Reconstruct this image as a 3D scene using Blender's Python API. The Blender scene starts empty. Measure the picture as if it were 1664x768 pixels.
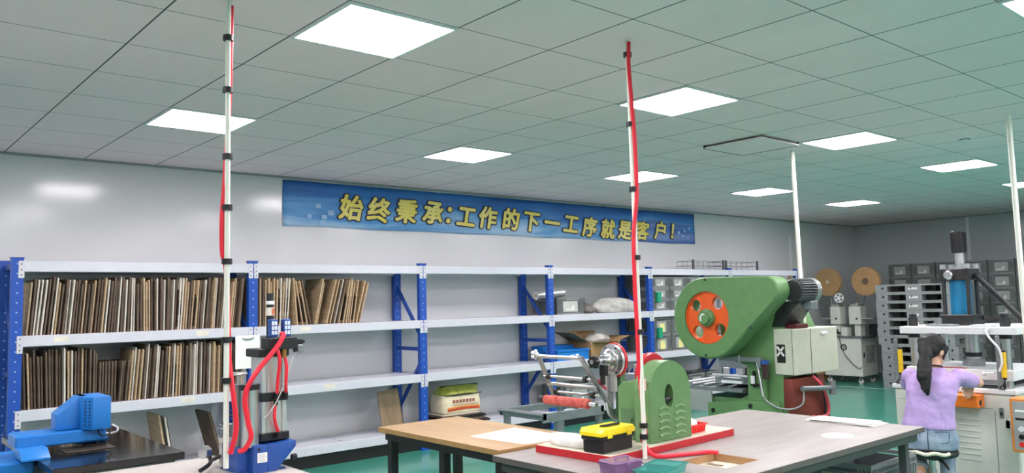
import bpy, bmesh, math, random
from mathutils import Vector, Matrix
random.seed(7)
PI = math.pi
S = bpy.context.scene
C = S.collection

# ------------------------------------------------------------ camera, world, exposure
FPX = 1314.8
cam_d = bpy.data.cameras.new('camera'); cam = bpy.data.objects.new('camera', cam_d); C.objects.link(cam)
cam_d.sensor_width = 36.0; cam_d.lens = FPX/1664*36.0; cam_d.clip_start = 0.05; cam_d.clip_end = 100
yaw, pitch, roll = math.radians(40.6653), math.radians(4.6049), math.radians(-1.3679)
_fw = Vector((math.sin(yaw)*math.cos(pitch), math.cos(yaw)*math.cos(pitch), math.sin(pitch)))
_rt = Vector((math.cos(yaw), -math.sin(yaw), 0)); _up = _rt.cross(_fw)
_r2 = _rt*math.cos(roll)+_up*math.sin(roll); _u2 = -_rt*math.sin(roll)+_up*math.cos(roll)
cam.matrix_world = Matrix(((_r2.x, _u2.x, -_fw.x, 0), (_r2.y, _u2.y, -_fw.y, 0), (_r2.z, _u2.z, -_fw.z, 1.53), (0, 0, 0, 1)))
S.camera = cam
w = bpy.data.worlds.new('world'); S.world = w; w.use_nodes = True
w.node_tree.nodes['Background'].inputs[0].default_value = (.8, .9, 1, 1); w.node_tree.nodes['Background'].inputs[1].default_value = 0.2
S.view_settings.view_transform = 'Standard'; S.view_settings.look = 'None'; S.view_settings.exposure = 0.0; S.view_settings.gamma = 1
S.view_settings.use_curve_mapping = False
PANEL_POWER = 40.0
CEIL = 2.872
XR, XL, YB, YF = 15.65, -3.0, 7.78, -5.5

# ------------------------------------------------------------ materials
def lin(c):
    f = lambda v: v/12.92 if v <= .04045 else ((v+.055)/1.055)**2.4
    return tuple(f(x/255) for x in c)+(1,)
MATS = {}
def mat(name, rgb, rough=.5, metal=0, var=.08, scale=12, bump=0, bscale=60, stretch=None, alpha=1, trans=0, emit=0, coat=0, rgb2=None):
    if name in MATS: return MATS[name]
    m = bpy.data.materials.new(name); m.use_nodes = True; nt = m.node_tree; b = nt.nodes['Principled BSDF']
    b.inputs['Roughness'].default_value = rough; b.inputs['Metallic'].default_value = metal
    c = lin(rgb)
    tc = nt.nodes.new('ShaderNodeTexCoord'); mp = nt.nodes.new('ShaderNodeMapping'); nt.links.new(tc.outputs['Object'], mp.inputs[0])
    if stretch: mp.inputs['Scale'].default_value = stretch
    if var or rgb2:
        n = nt.nodes.new('ShaderNodeTexNoise'); n.inputs['Scale'].default_value = scale; n.inputs['Detail'].default_value = 4
        nt.links.new(mp.outputs[0], n.inputs['Vector'])
        r = nt.nodes.new('ShaderNodeValToRGB'); r.color_ramp.elements[0].position = .35; r.color_ramp.elements[1].position = .65
        c2 = lin(rgb2) if rgb2 else tuple(min(1, x*(1+var)) for x in c[:3])+(1,)
        r.color_ramp.elements[0].color = c if rgb2 else tuple(x*(1-var) for x in c[:3])+(1,)
        r.color_ramp.elements[1].color = c2
        nt.links.new(n.outputs['Fac'], r.inputs[0]); nt.links.new(r.outputs[0], b.inputs['Base Color'])
    else: b.inputs['Base Color'].default_value = c
    if bump:
        n2 = nt.nodes.new('ShaderNodeTexNoise'); n2.inputs['Scale'].default_value = bscale; nt.links.new(mp.outputs[0], n2.inputs['Vector'])
        bp = nt.nodes.new('ShaderNodeBump'); bp.inputs['Strength'].default_value = bump; bp.inputs['Distance'].default_value = .01
        nt.links.new(n2.outputs['Fac'], bp.inputs['Height']); nt.links.new(bp.outputs[0], b.inputs['Normal'])
    if trans: b.inputs['Transmission Weight'].default_value = trans; b.inputs['IOR'].default_value = 1.3
    if alpha < 1: b.inputs['Alpha'].default_value = alpha
    if coat: b.inputs['Coat Weight'].default_value = coat; b.inputs['Coat Roughness'].default_value = .1
    if emit: b.inputs['Emission Color'].default_value = (1, .905, .945, 1); b.inputs['Emission Strength'].default_value = emit
    MATS[name] = m; return m

def node(nt, t, **kw):
    n = nt.nodes.new(t)
    for k, v in kw.items(): setattr(n, k, v)
    return n
def mth(nt, op, a, b=None, c=None):
    n = nt.nodes.new('ShaderNodeMath'); n.operation = op
    for i, x in enumerate((a, b, c)):
        if x is None: continue
        if isinstance(x, (int, float)): n.inputs[i].default_value = x
        else: nt.links.new(x, n.inputs[i])
    return n.outputs[0]

def ceiling_material():
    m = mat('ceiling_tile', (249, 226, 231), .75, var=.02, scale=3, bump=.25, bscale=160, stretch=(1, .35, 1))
    nt = m.node_tree; b = nt.nodes['Principled BSDF']
    tc = node(nt, 'ShaderNodeTexCoord'); sp = node(nt, 'ShaderNodeSeparateXYZ'); nt.links.new(tc.outputs['Object'], sp.inputs[0])
    def line(co, off, per, half):
        f = mth(nt, 'MULTIPLY', mth(nt, 'FRACT', mth(nt, 'DIVIDE', mth(nt, 'SUBTRACT', co, off-per/2), per)), per)
        d = mth(nt, 'ABSOLUTE', mth(nt, 'SUBTRACT', f, per/2))
        return d, mth(nt, 'LESS_THAN', d, half)
    dx, lx = line(sp.outputs[0], 1.14, .6, .0045); dy, ly = line(sp.outputs[1], 3.085, .595, .003)
    k = mth(nt, 'MAXIMUM', lx, ly)
    mx = node(nt, 'ShaderNodeMix', data_type='RGBA')
    src = b.inputs['Base Color'].links[0].from_socket
    nt.links.new(k, mx.inputs[0]); nt.links.new(src, mx.inputs[6]); mx.inputs[7].default_value = lin((78, 84, 84))
    nt.links.new(mx.outputs[2], b.inputs['Base Color'])
    return m
def wall_material(name, axis):
    m = mat(name, (216, 217, 219) if axis == 0 else (188, 194, 196), .15, var=.02, scale=.8)  # side walls darker: dimmer light at the far end put into the colour
    nt = m.node_tree; b = nt.nodes['Principled BSDF']
    b.inputs['Specular IOR Level'].default_value = .5
    tc = node(nt, 'ShaderNodeTexCoord'); sp = node(nt, 'ShaderNodeSeparateXYZ'); nt.links.new(tc.outputs['Object'], sp.inputs[0])
    co = sp.outputs[axis]
    # shallow pressed ribs of the sandwich panel, 48 mm apart, and a joint about every 0.95 m
    f = mth(nt, 'ABSOLUTE', mth(nt, 'SUBTRACT', mth(nt, 'FRACT', mth(nt, 'DIVIDE', co, .095)), .5))
    rib = mth(nt, 'LESS_THAN', f, .06)
    g = mth(nt, 'ABSOLUTE', mth(nt, 'SUBTRACT', mth(nt, 'FRACT', mth(nt, 'DIVIDE', co, .95)), .5))
    seam = mth(nt, 'LESS_THAN', g, .006)
    nz = node(nt, 'ShaderNodeTexNoise'); nz.inputs['Scale'].default_value = 1.0; mp = node(nt, 'ShaderNodeMapping')
    mp.inputs['Scale'].default_value = (22, 22, .6); nt.links.new(tc.outputs['Object'], mp.inputs[0]); nt.links.new(mp.outputs[0], nz.inputs['Vector'])
    h = mth(nt, 'ADD', mth(nt, 'ADD', mth(nt, 'MULTIPLY', rib, .25), mth(nt, 'MULTIPLY', seam, -.8)), mth(nt, 'MULTIPLY', nz.outputs['Fac'], .2))
    bp = node(nt, 'ShaderNodeBump'); bp.inputs['Strength'].default_value = .25; bp.inputs['Distance'].default_value = .004
    nt.links.new(h, bp.inputs['Height']); nt.links.new(bp.outputs[0], b.inputs['Normal'])
    return m
def post_material():
    m = mat('rack_blue_perforated', (22, 78, 172), .42, var=.06)
    nt = m.node_tree; b = nt.nodes['Principled BSDF']
    tc = node(nt, 'ShaderNodeTexCoord'); sp = node(nt, 'ShaderNodeSeparateXYZ'); nt.links.new(tc.outputs['Object'], sp.inputs[0])
    fz = mth(nt, 'SUBTRACT', mth(nt, 'FRACT', mth(nt, 'DIVIDE', sp.outputs[2], .075)), .5)
    dz = mth(nt, 'MULTIPLY', fz, .075)
    d2 = mth(nt, 'ADD', mth(nt, 'POWER', sp.outputs[0], 2), mth(nt, 'POWER', dz, 2))
    k = mth(nt, 'LESS_THAN', d2, .0065**2)
    mx = node(nt, 'ShaderNodeMix', data_type='RGBA'); src = b.inputs['Base Color'].links[0].from_socket
    nt.links.new(k, mx.inputs[0]); nt.links.new(src, mx.inputs[6]); mx.inputs[7].default_value = lin((150, 175, 215))
    nt.links.new(mx.outputs[2], b.inputs['Base Color']); return m
def banner_material():
    m = mat('banner_print', (40, 110, 180), .45, var=0)
    nt = m.node_tree; b = nt.nodes['Principled BSDF']
    tc = node(nt, 'ShaderNodeTexCoord'); mp = node(nt, 'ShaderNodeMapping'); nt.links.new(tc.outputs['Object'], mp.inputs[0])
    mp.inputs['Scale'].default_value = (.5, 1, 5); mp.inputs['Rotation'].default_value = (0, .06, 0)
    n = node(nt, 'ShaderNodeTexNoise'); n.inputs['Scale'].default_value = 1.3; n.inputs['Detail'].default_value = 6; n.inputs['Distortion'].default_value = .7
    nt.links.new(mp.outputs[0], n.inputs['Vector'])
    sp = node(nt, 'ShaderNodeSeparateXYZ'); nt.links.new(tc.outputs['Object'], sp.inputs[0])
    grad = mth(nt, 'MULTIPLY', sp.outputs[2], -1.1)      # lighter print towards the lower hem
    v = mth(nt, 'ADD', n.outputs['Fac'], grad)
    r = node(nt, 'ShaderNodeValToRGB'); e = r.color_ramp.elements
    e[0].position = .18; e[0].color = lin((24, 88, 166)); e[1].position = .80; e[1].color = lin((170, 204, 232))
    x = e.new(.42); x.color = lin((40, 118, 194)); x = e.new(.58); x.color = lin((84, 154, 212))
    nt.links.new(v, r.inputs[0])
    # violet-blue towards the far end of the print
    k = mth(nt, 'MULTIPLY', mth(nt, 'MULTIPLY', mth(nt, 'GREATER_THAN', mth(nt, 'ADD', sp.outputs[0], mth(nt, 'MULTIPLY', n.outputs['Fac'], 2.5)), 3.2), mth(nt, 'LESS_THAN', sp.outputs[2], mth(nt, 'MULTIPLY', mth(nt, 'SUBTRACT', n.outputs['Fac'], .5), .5))), .6)
    mx = node(nt, 'ShaderNodeMix', data_type='RGBA'); nt.links.new(k, mx.inputs[0]); nt.links.new(r.outputs[0], mx.inputs[6]); mx.inputs[7].default_value = lin((46, 66, 160))
    nt.links.new(mx.outputs[2], b.inputs['Base Color']); return m
def wood_material(name, a, bcol, axis_scale, rough=.4):
    return mat(name, a, rough, rgb2=bcol, scale=3.0, stretch=axis_scale)

WHITE = mat('white_paint', (226, 227, 230), .4, var=.02)
SHELFW = mat('shelf_white', (208, 210, 219), .38, var=.02)
BLUEP = post_material()
BLUE = mat('rack_blue', (22, 74, 166), .42, var=.06)
BLACK = mat('black_plastic', (22, 22, 24), .45, var=.1)
DARK = mat('dark_metal', (52, 54, 56), .45, .4, var=.1)
STEEL = mat('bright_steel', (198, 200, 202), .28, 1, var=.06)
GREYS = mat('galvanised_steel', (138, 144, 146), .4, .6, var=.12)
ALU = mat('aluminium', (205, 205, 203), .32, .7, var=.04)
GREEN = mat('machine_green', (98, 138, 88), .38, var=.06, bump=.05, bscale=30)
GREEN2 = mat('machine_green_dark', (78, 116, 76), .45, var=.12)
ORANGE = mat('wheel_orange', (228, 92, 32), .42, var=.08)
RED = mat('red_paint', (186, 28, 40), .4, var=.06)
REDH = mat('red_hose', (232, 36, 58), .35, var=.04)
REDP = mat('red_plastic', (236, 44, 40), .4, var=.04)
IVORY = mat('ivory_paint', (196, 200, 182), .42, var=.03)
OFFW = mat('machine_white', (218, 220, 212), .4, var=.03)
CREAM = mat('pvc_white', (232, 230, 220), .4, var=.02)
PLY = mat('plywood', (176, 150, 118), .7, rgb2=(196, 172, 138), scale=5, stretch=(1, 1, 6))
PLYD = mat('plywood_dark', (88, 73, 60), .75, rgb2=(116, 98, 82), scale=5, stretch=(6, 1, 1))
PLYG = mat('plywood_pale', (206, 198, 182), .7, rgb2=(220, 214, 204), scale=5)
RULE = mat('rule_rubber', (44, 38, 34), .7, rgb2=(72, 62, 54), scale=60)
CARD = mat('cardboard', (176, 140, 98), .8, var=.06)
PAPER = mat('paper', (240, 240, 236), .8, var=.01)
GREYP = mat('grey_plastic', (128, 132, 132), .5, var=.05)
GREYD = mat('grey_plastic_dark', (88, 94, 96), .5, var=.06)
GREYL = mat('grey_plastic_light', (158, 162, 160), .5, var=.04)
LABELW = mat('label_white', (236, 236, 232), .6, var=.01)
YELLOW = mat('yellow_plastic', (246, 222, 32), .35, var=.03)
YELLOWS = mat('sensor_yellow', (238, 196, 36), .4, var=.04)
TABLEG = mat('table_laminate', (150, 145, 142), .38, rgb2=(162, 157, 154), scale=2.2, stretch=(1, 7, 1))
TABLEE = mat('table_edge', (92, 88, 86), .5, var=.05)
BINB = mat('bin_blue', (24, 122, 206), .4, var=.06)
BLUEM = mat('machine_blue', (30, 120, 200), .36, var=.05)
BLUEB = mat('bracket_blue', (30, 76, 152), .4, var=.05)
SKIN = mat('skin', (214, 168, 142), .55, var=.04)

# ------------------------------------------------------------ mesh helpers
class MB:
    def __init__(s): s.bm = bmesh.new()
    def _merge(s, b2):
        me = bpy.data.meshes.new('tmp'); b2.to_mesh(me); b2.free(); s.bm.from_mesh(me); bpy.data.meshes.remove(me)
    def box(s, a, b, bev=0, M=None, seg=1):
        b2 = bmesh.new(); bmesh.ops.create_cube(b2, size=1)
        for v in b2.verts:
            v.co = Vector([(a[i]+b[i])/2+v.co[i]*abs(b[i]-a[i]) for i in range(3)])
        if bev: bmesh.ops.bevel(b2, geom=b2.edges[:], offset=bev, segments=seg, affect='EDGES', profile=.5)
        if M: bmesh.ops.transform(b2, matrix=M, verts=b2.verts)
        s._merge(b2); return s
    def cyl(s, p0, p1, r, r1=None, n=20, caps=True):
        p0, p1 = Vector(p0), Vector(p1); d = p1-p0
        b2 = bmesh.new()
        bmesh.ops.create_cone(b2, cap_ends=caps, segments=n, radius1=r, radius2=r if r1 is None else r1, depth=d.length)
        M = Matrix.Translation((p0+p1)/2) @ d.to_track_quat('Z', 'Y').to_matrix().to_4x4()
        bmesh.ops.transform(b2, matrix=M, verts=b2.verts); s._merge(b2); return s
    def lathe(s, prof, p0, axis, n=28):
        """prof = [(radius, distance along axis)...] round the axis through p0"""
        q = Vector(axis).normalized().to_track_quat('Z', 'Y').to_matrix().to_4x4(); M = Matrix.Translation(p0) @ q
        rings = []
        for r, h in prof:
            if r < 1e-6: rings.append([s.bm.verts.new(M @ Vector((0, 0, h)))])
            else: rings.append([s.bm.verts.new(M @ Vector((r*math.cos(2*PI*i/n), r*math.sin(2*PI*i/n), h))) for i in range(n)])
        for a, b in zip(rings, rings[1:]):
            for i in range(n):
                j = (i+1) % n
                if len(a) == 1 and len(b) == 1: continue
                if len(a) == 1: s.bm.faces.new((a[0], b[i], b[j]))
                elif len(b) == 1: s.bm.faces.new((a[i], a[j], b[0]))
                else: s.bm.faces.new((a[i], a[j], b[j], b[i]))
        for R in (rings[0], rings[-1]):
            if len(R) > 1: s.bm.faces.new(R)
        return s
    def tube(s, pts, r, n=10, smooth=True):
        pts = [Vector(p) for p in pts]
        if smooth and len(pts) > 2:
            out = []
            P = [pts[0]]+pts+[pts[-1]]
            for i in range(1, len(P)-2):
                for k in range(6):
                    t = k/6
                    a, b, c, d = P[i-1], P[i], P[i+1], P[i+2]
                    out.append(.5*((2*b)+(c-a)*t+(2*a-5*b+4*c-d)*t*t+(3*b-a-3*c+d)*t**3))
            out.append(pts[-1]); pts = out
        rr = r if isinstance(r, (list, tuple)) else None
        up = None; rings = []
        for i, p in enumerate(pts):
            t = (pts[min(i+1, len(pts)-1)]-pts[max(i-1, 0)])
            if t.length < 1e-9: t = Vector((0, 0, 1))
            t.normalize()
            if up is None: up = t.orthogonal().normalized()
            up = (up-t*up.dot(t)).normalized(); sd = t.cross(up)
            if rr:
                u = i/(len(pts)-1)*(len(rr)-1); k = min(int(u), len(rr)-2); ri = rr[k]+(rr[k+1]-rr[k])*(u-k)
            else: ri = r
            rings.append([s.bm.verts.new(p+up*ri*math.cos(2*PI*j/n)+sd*ri*math.sin(2*PI*j/n)) for j in range(n)])
        for a, b in zip(rings, rings[1:]):
            for j in range(n): s.bm.faces.new((a[j], a[(j+1) % n], b[(j+1) % n], b[j]))
        s.bm.faces.new(rings[0]); s.bm.faces.new(rings[-1]); return s
    def prism(s, pts, axis, a, b, bev=0):
        """pts = 2D outline in the two other axes (in x,y,z order), pushed from a to b along axis"""
        b2 = bmesh.new()
        def P(p, h):
            q = list(p); q.insert('xyz'.index(axis), h); return Vector(q)
        A = [b2.verts.new(P(p, a)) for p in pts]; B = [b2.verts.new(P(p, b)) for p in pts]
        b2.faces.new(A); b2.faces.new(B[::-1])
        for i in range(len(pts)):
            j = (i+1) % len(pts); b2.faces.new((A[j], A[i], B[i], B[j]))
        if bev:
            es = [e for e in b2.edges if (e.verts[0] in A) == (e.verts[1] in A)]
            bmesh.ops.bevel(b2, geom=es, offset=bev, segments=2, affect='EDGES', profile=.5)
        s._merge(b2); return s
    def ball(s, c, r, n=16, M=None):
        b2 = bmesh.new(); bmesh.ops.create_uvsphere(b2, u_segments=n, v_segments=max(6, n//2), radius=1)
        r = (r, r, r) if isinstance(r, (int, float)) else r
        for v in b2.verts: v.co = Vector((v.co.x*r[0], v.co.y*r[1], v.co.z*r[2]))
        if M: bmesh.ops.transform(b2, matrix=M, verts=b2.verts)
        bmesh.ops.translate(b2, vec=Vector(c), verts=b2.verts)
        s._merge(b2); return s
    def ring(s, outer, inner, axis, a, b):
        """plate with a hole: outer and inner outlines with the same count"""
        n = len(outer)
        def P(p, h):
            q = list(p); q.insert('xyz'.index(axis), h); return s.bm.verts.new(q)
        oa = [P(p, a) for p in outer]; ob = [P(p, b) for p in outer]; ia = [P(p, a) for p in inner]; ib = [P(p, b) for p in inner]
        for i in range(n):
            j = (i+1) % n
            for q in ((oa[i], oa[j], ia[j], ia[i]), (ob[j], ob[i], ib[i], ib[j]), (oa[j], oa[i], ob[i], ob[j]), (ia[i], ia[j], ib[j], ib[i])): s.bm.faces.new(q)
        return s
    def mesh(s, name, ang=35):
        bmesh.ops.recalc_face_normals(s.bm, faces=s.bm.faces)
        for f in s.bm.faces: f.smooth = True
        for e in s.bm.edges:
            if len(e.link_faces) == 2 and e.calc_face_angle(0) > math.radians(ang): e.smooth = False
        me = bpy.data.meshes.new(name); s.bm.to_mesh(me); s.bm.free(); return me
def bx(a, b, bev=0, M=None): return MB().box(a, b, bev, M)

def tag(o, label=None, cat=None, group=None, kind=None):
    for k, v in (('label', label), ('category', cat), ('group', group), ('kind', kind)):
        if v: o[k] = v
    return o
def empty(name, loc=(0, 0, 0), rz=0):
    o = bpy.data.objects.new(name, None); C.objects.link(o); o.location = loc; o.rotation_euler = (0, 0, rz); o.empty_display_size = .1; return o
def thing(name, label, cat, loc=(0, 0, 0), rz=0, group=None):
    return tag(empty(name, loc, rz), label, cat, group)
def obj(name, mb, m, parent=None, world=True, loc=None, label=None, rot=None):
    """links ONE mesh. world=True: coordinates are given in the room's frame and shifted under the parent's origin"""
    me = mb.mesh(name) if isinstance(mb, MB) else mb
    o = bpy.data.objects.new(name, me); C.objects.link(o)
    if m is not None: me.materials.clear(); me.materials.append(m)
    if parent is not None:
        o.parent = parent
        if world:
            off = Vector((0, 0, 0)); p = parent
            while p is not None: off += Vector(p.location); p = p.parent
            me.transform(Matrix.Translation(-off))
    if loc is not None:
        if world and parent is None: me.transform(Matrix.Translation(-Vector(loc)))
        o.location = loc
    if rot: o.rotation_euler = rot
    if label: o['label'] = label
    return o
def solo(name, mb, m, label, cat, group=None, loc=None):
    return tag(obj(name, mb, m, None, True, loc), label, cat, group)
def copy_tree(o, parent=None):
    c = o.copy(); C.objects.link(c); c.parent = parent
    for ch in [x for x in bpy.data.objects if x.parent == o and x != c]: copy_tree(ch, c)
    return c
def dup(root, loc, rz=None, label=None, group=None):
    r = copy_tree(root); r.location = loc
    if rz is not None: r.rotation_euler = (0, 0, rz)
    if label: r['label'] = label
    if group: r['group'] = group
    return r
def baked(o, *mods):
    """evaluated mesh of o with its modifiers; o removed"""
    bpy.context.view_layer.update(); dg = bpy.context.evaluated_depsgraph_get()
    me = bpy.data.meshes.new_from_object(o.evaluated_get(dg)); bpy.data.objects.remove(o, do_unlink=True); return me
def cut(mb, cutters):
    a = bpy.data.objects.new('a', mb.mesh('a')); C.objects.link(a); ks = []
    for k in cutters:
        b = bpy.data.objects.new('b', k.mesh('b')); C.objects.link(b); md = a.modifiers.new('m', 'BOOLEAN'); md.object = b; md.operation = 'DIFFERENCE'; md.solver = 'EXACT'; ks.append(b)
    me = baked(a)
    for b in ks: bpy.data.objects.remove(b, do_unlink=True)
    return resharp(me)
def resharp(me, ang=35):
    m = MB(); m.bm.from_mesh(me); return m.mesh(me.name, ang)
def text_mesh(body, size, bold=0, depth=.001, shear=0):
    c = bpy.data.curves.new('t', 'FONT'); c.body = body; c.size = size; c.offset = bold; c.extrude = depth; c.shear = shear
    c.align_x = 'CENTER'; c.align_y = 'CENTER'; c.resolution_u = 4
    o = bpy.data.objects.new('t', c); C.objects.link(o); return baked(o)
def circle(c, r, n, ph=0): return [(c[0]+r*math.cos(ph+2*PI*i/n), c[1]+r*math.sin(ph+2*PI*i/n)) for i in range(n)]
ORD = 'first second third fourth fifth sixth seventh eighth ninth tenth eleventh twelfth thirteenth fourteenth fifteenth sixteenth seventeenth eighteenth nineteenth twentieth'.split()
def ordinal(n):
    if n <= 20: return ORD[n-1]
    tens = ['', '', 'twenty', 'thirty', 'forty', 'fifty', 'sixty', 'seventy', 'eighty'][n//10]
    if n % 10 == 0: return tens[:-1]+'ieth'
    return tens+'-'+ORD[n % 10-1]

# ------------------------------------------------------------ the setting
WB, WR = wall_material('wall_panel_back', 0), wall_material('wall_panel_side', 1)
FLOOR = mat('floor_epoxy', (50, 132, 112), .28, rgb2=(58, 144, 122), scale=1.2, coat=.3)
def struct(name, mb, m): return tag(obj(name, mb, m), kind='structure')
struct('floor', bx((XL, YF, -.1), (XR, YB, 0)), FLOOR)
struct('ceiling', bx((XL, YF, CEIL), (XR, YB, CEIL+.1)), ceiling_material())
struct('wall_back', bx((XL, YB, 0), (XR, YB+.1, CEIL)), WB)
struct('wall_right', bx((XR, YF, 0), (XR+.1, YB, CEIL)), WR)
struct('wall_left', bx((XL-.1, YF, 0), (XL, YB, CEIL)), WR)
struct('wall_front', bx((XL, YF-.1, 0), (XR, YF, CEIL)), WB)
struct('trim_1', bx((13.25, YB-.012, 0), (13.31, YB, CEIL-.3)), WHITE)
struct('trim_2', bx((XR-.012, 5.63, 0), (XR, 5.68, CEIL)), WHITE)
struct('trim_3', bx((XL, YB-.02, CEIL-.02), (XR, YB, CEIL)), mat('trim_grey', (150, 156, 156), .5))
struct('trim_4', bx((XR-.02, YF, CEIL-.02), (XR, YB, CEIL)), MATS['trim_grey'])
struct('trim_5', bx((12.98, 6.0, .0), (13.02, 7.5, .003)), mat('floor_marking', (150, 180, 172), .5))

# sagging ceiling tile beside a lamp
st = tag(empty('ceiling_tile', (6.24, 3.975, CEIL)), kind='structure')
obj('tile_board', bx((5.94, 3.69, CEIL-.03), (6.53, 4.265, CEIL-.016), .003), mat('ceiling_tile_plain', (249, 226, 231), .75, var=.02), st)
obj('tile_edge', MB().box((5.935, 4.262, CEIL-.032), (6.535, 4.27, CEIL-.002)).box((6.527, 3.69, CEIL-.032), (6.535, 4.27, CEIL-.002)), DARK, st)

# ceiling lamps
EMIT = mat('lamp_diffuser', (255, 255, 255), .6, var=0, emit=PANEL_POWER)
LX = [-.36, 2.04, 4.44, 6.84, 9.24, 11.64]; LY = [5.76, 3.383, 1.005, -1.37, -3.75]
lamp0 = None
row_words = {i: 'row %s from the banner wall' % ORD[i] for i in range(5)}
for iy, y in enumerate(LY):
    for ix, x in enumerate(LX):
        if lamp0 is None:
            lamp0 = r = thing('ceiling_light', '', 'ceiling light', (x, y, CEIL), 0, 'square lit ceiling panels')
            o_ = [(-.3, -.297), (.3, -.297), (.3, .297), (-.3, .297)]; i_ = [(-.283, -.28), (.283, -.28), (.283, .28), (-.283, .28)]
            obj('frame', MB().ring(o_, i_, 'z', -.012, -.001), WHITE, r, world=False)
            obj('diffuser', bx((-.283, -.28, -.009), (.283, .28, -.003)), EMIT, r, world=False)
        else: r = dup(lamp0, (x, y, CEIL))
        r['label'] = 'square lit ceiling panel, %s along, %s' % (ORD[ix], row_words[iy])
# smoke detector
t = thing('smoke_detector', 'small white round smoke detector on the grey ceiling tiles', 'smoke detector', (7.567, 2.711, CEIL))
obj('base', MB().lathe([(.055, 0), (.055, -.012), (.05, -.018)], (7.567, 2.711, CEIL), (0, 0, 1)), WHITE, t)
obj('sensor_head', MB().lathe([(.042, -.018), (.04, -.036), (.03, -.046), (0, -.048)], (7.567, 2.711, CEIL), (0, 0, 1)), WHITE, t)
obj('vent', MB().lathe([(.0425, -.024), (.0425, -.030)], (7.567, 2.711, CEIL), (0, 0, 1)), DARK, t)

# ------------------------------------------------------------ banner
bt = thing('banner', 'long blue slogan banner with yellow Chinese characters high on the wall', 'banner', (7.03, YB-.012, 2.6))
m = MB(); n = 120; rows = 8; vs = []
for i in range(n+1):
    u = i/n; x = 3.59+u*(10.47-3.59); col = []
    for j in range(rows+1):
        v = j/rows; z = 2.36+v*.477+.004*math.sin(x*5)*(1-v)
        col.append(m.bm.verts.new((x, YB-.012-.002*math.sin(x*2.9+v*2)-.0015*math.sin(x*9+v*5), z)))
    vs.append(col)
for i in range(n):
    for j in range(rows): m.bm.faces.new((vs[i][j], vs[i+1][j], vs[i+1][j+1], vs[i][j+1]))
cl = obj('cloth', m, banner_material(), bt)
sd = cl.modifiers.new('thickness', 'SOLIDIFY'); sd.thickness = .003; sd.offset = 1
chars = [('始', 4.368, 2.590), ('终', 4.715, 2.582), ('秉', 5.08, 2.588), ('承', 5.448, 2.590), ('：', 5.68, 2.575), ('工', 5.937, 2.568), ('作', 6.282, 2.572), ('的', 6.653, 2.574),
         ('下', 7.009, 2.552), ('一', 7.37, 2.56), ('工', 7.716, 2.557), ('序', 8.085, 2.535), ('就', 8.451, 2.522), ('是', 8.80, 2.518), ('客', 9.20, 2.530), ('户', 9.60, 2.545), ('！', 9.90, 2.545)]
BYEL = mat('banner_yellow', (232, 214, 92), .5, rgb2=(238, 224, 140), scale=3); BOUT = mat('banner_outline', (40, 24, 60), .5, var=0)
R90 = Matrix.Rotation(PI/2, 4, 'X')
for body, m_, bold, yy, nm in ((1, BOUT, .028, YB-.024, 'lettering_outline'), (0, BYEL, .0115, YB-.029, 'lettering')):
    b2 = bmesh.new()
    for ch, x, z in chars:
        me0 = text_mesh(ch, .285, 0, .0006, .14)
        zs = [v.co for v in me0.vertices]
        cx = (min(v.x for v in zs)+max(v.x for v in zs))/2; cy = (min(v.y for v in zs)+max(v.y for v in zs))/2
        Rt = Matrix.Rotation(.06, 4, 'Y')
        for k in range(12 if body else 8):
            a = 2*PI*k/(12 if body else 8); me = me0.copy()
            me.transform(Matrix.Translation((x, yy-k*.00002, z)) @ Rt @ R90 @ Matrix.Translation((-cx+bold*math.cos(a), -cy+bold*math.sin(a)*.8, 0)))
            b2.from_mesh(me); bpy.data.meshes.remove(me)
        bpy.data.meshes.remove(me0)
    me = bpy.data.meshes.new(nm); b2.to_mesh(me); b2.free(); obj(nm, me, m_, bt)
for x, z, s in ((3.98, 2.585, .03), (4.13, 2.52, .035), (4.28, 2.52, .03), (4.05, 2.47, .03), (4.03, 2.41, .03), (3.88, 2.47, .025), (10.2, 2.56, .028), (10.06, 2.53, .028), (10.15, 2.48, .022), (10.28, 2.46, .022), (10.32, 2.6, .022)):
    obj('square_print', MB().box((x-s, YB-.0225, z-s*.75), (x+s, YB-.0215, z+s*.75)), mat('banner_square', (150, 186, 222), .5), bt)
for k in range(8):
    x = 3.62+k*.97
    obj('tie', MB().cyl((x, YB-.012, 2.83), (x, YB-.008, 2.868), .006, n=8), WHITE, bt)

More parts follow.
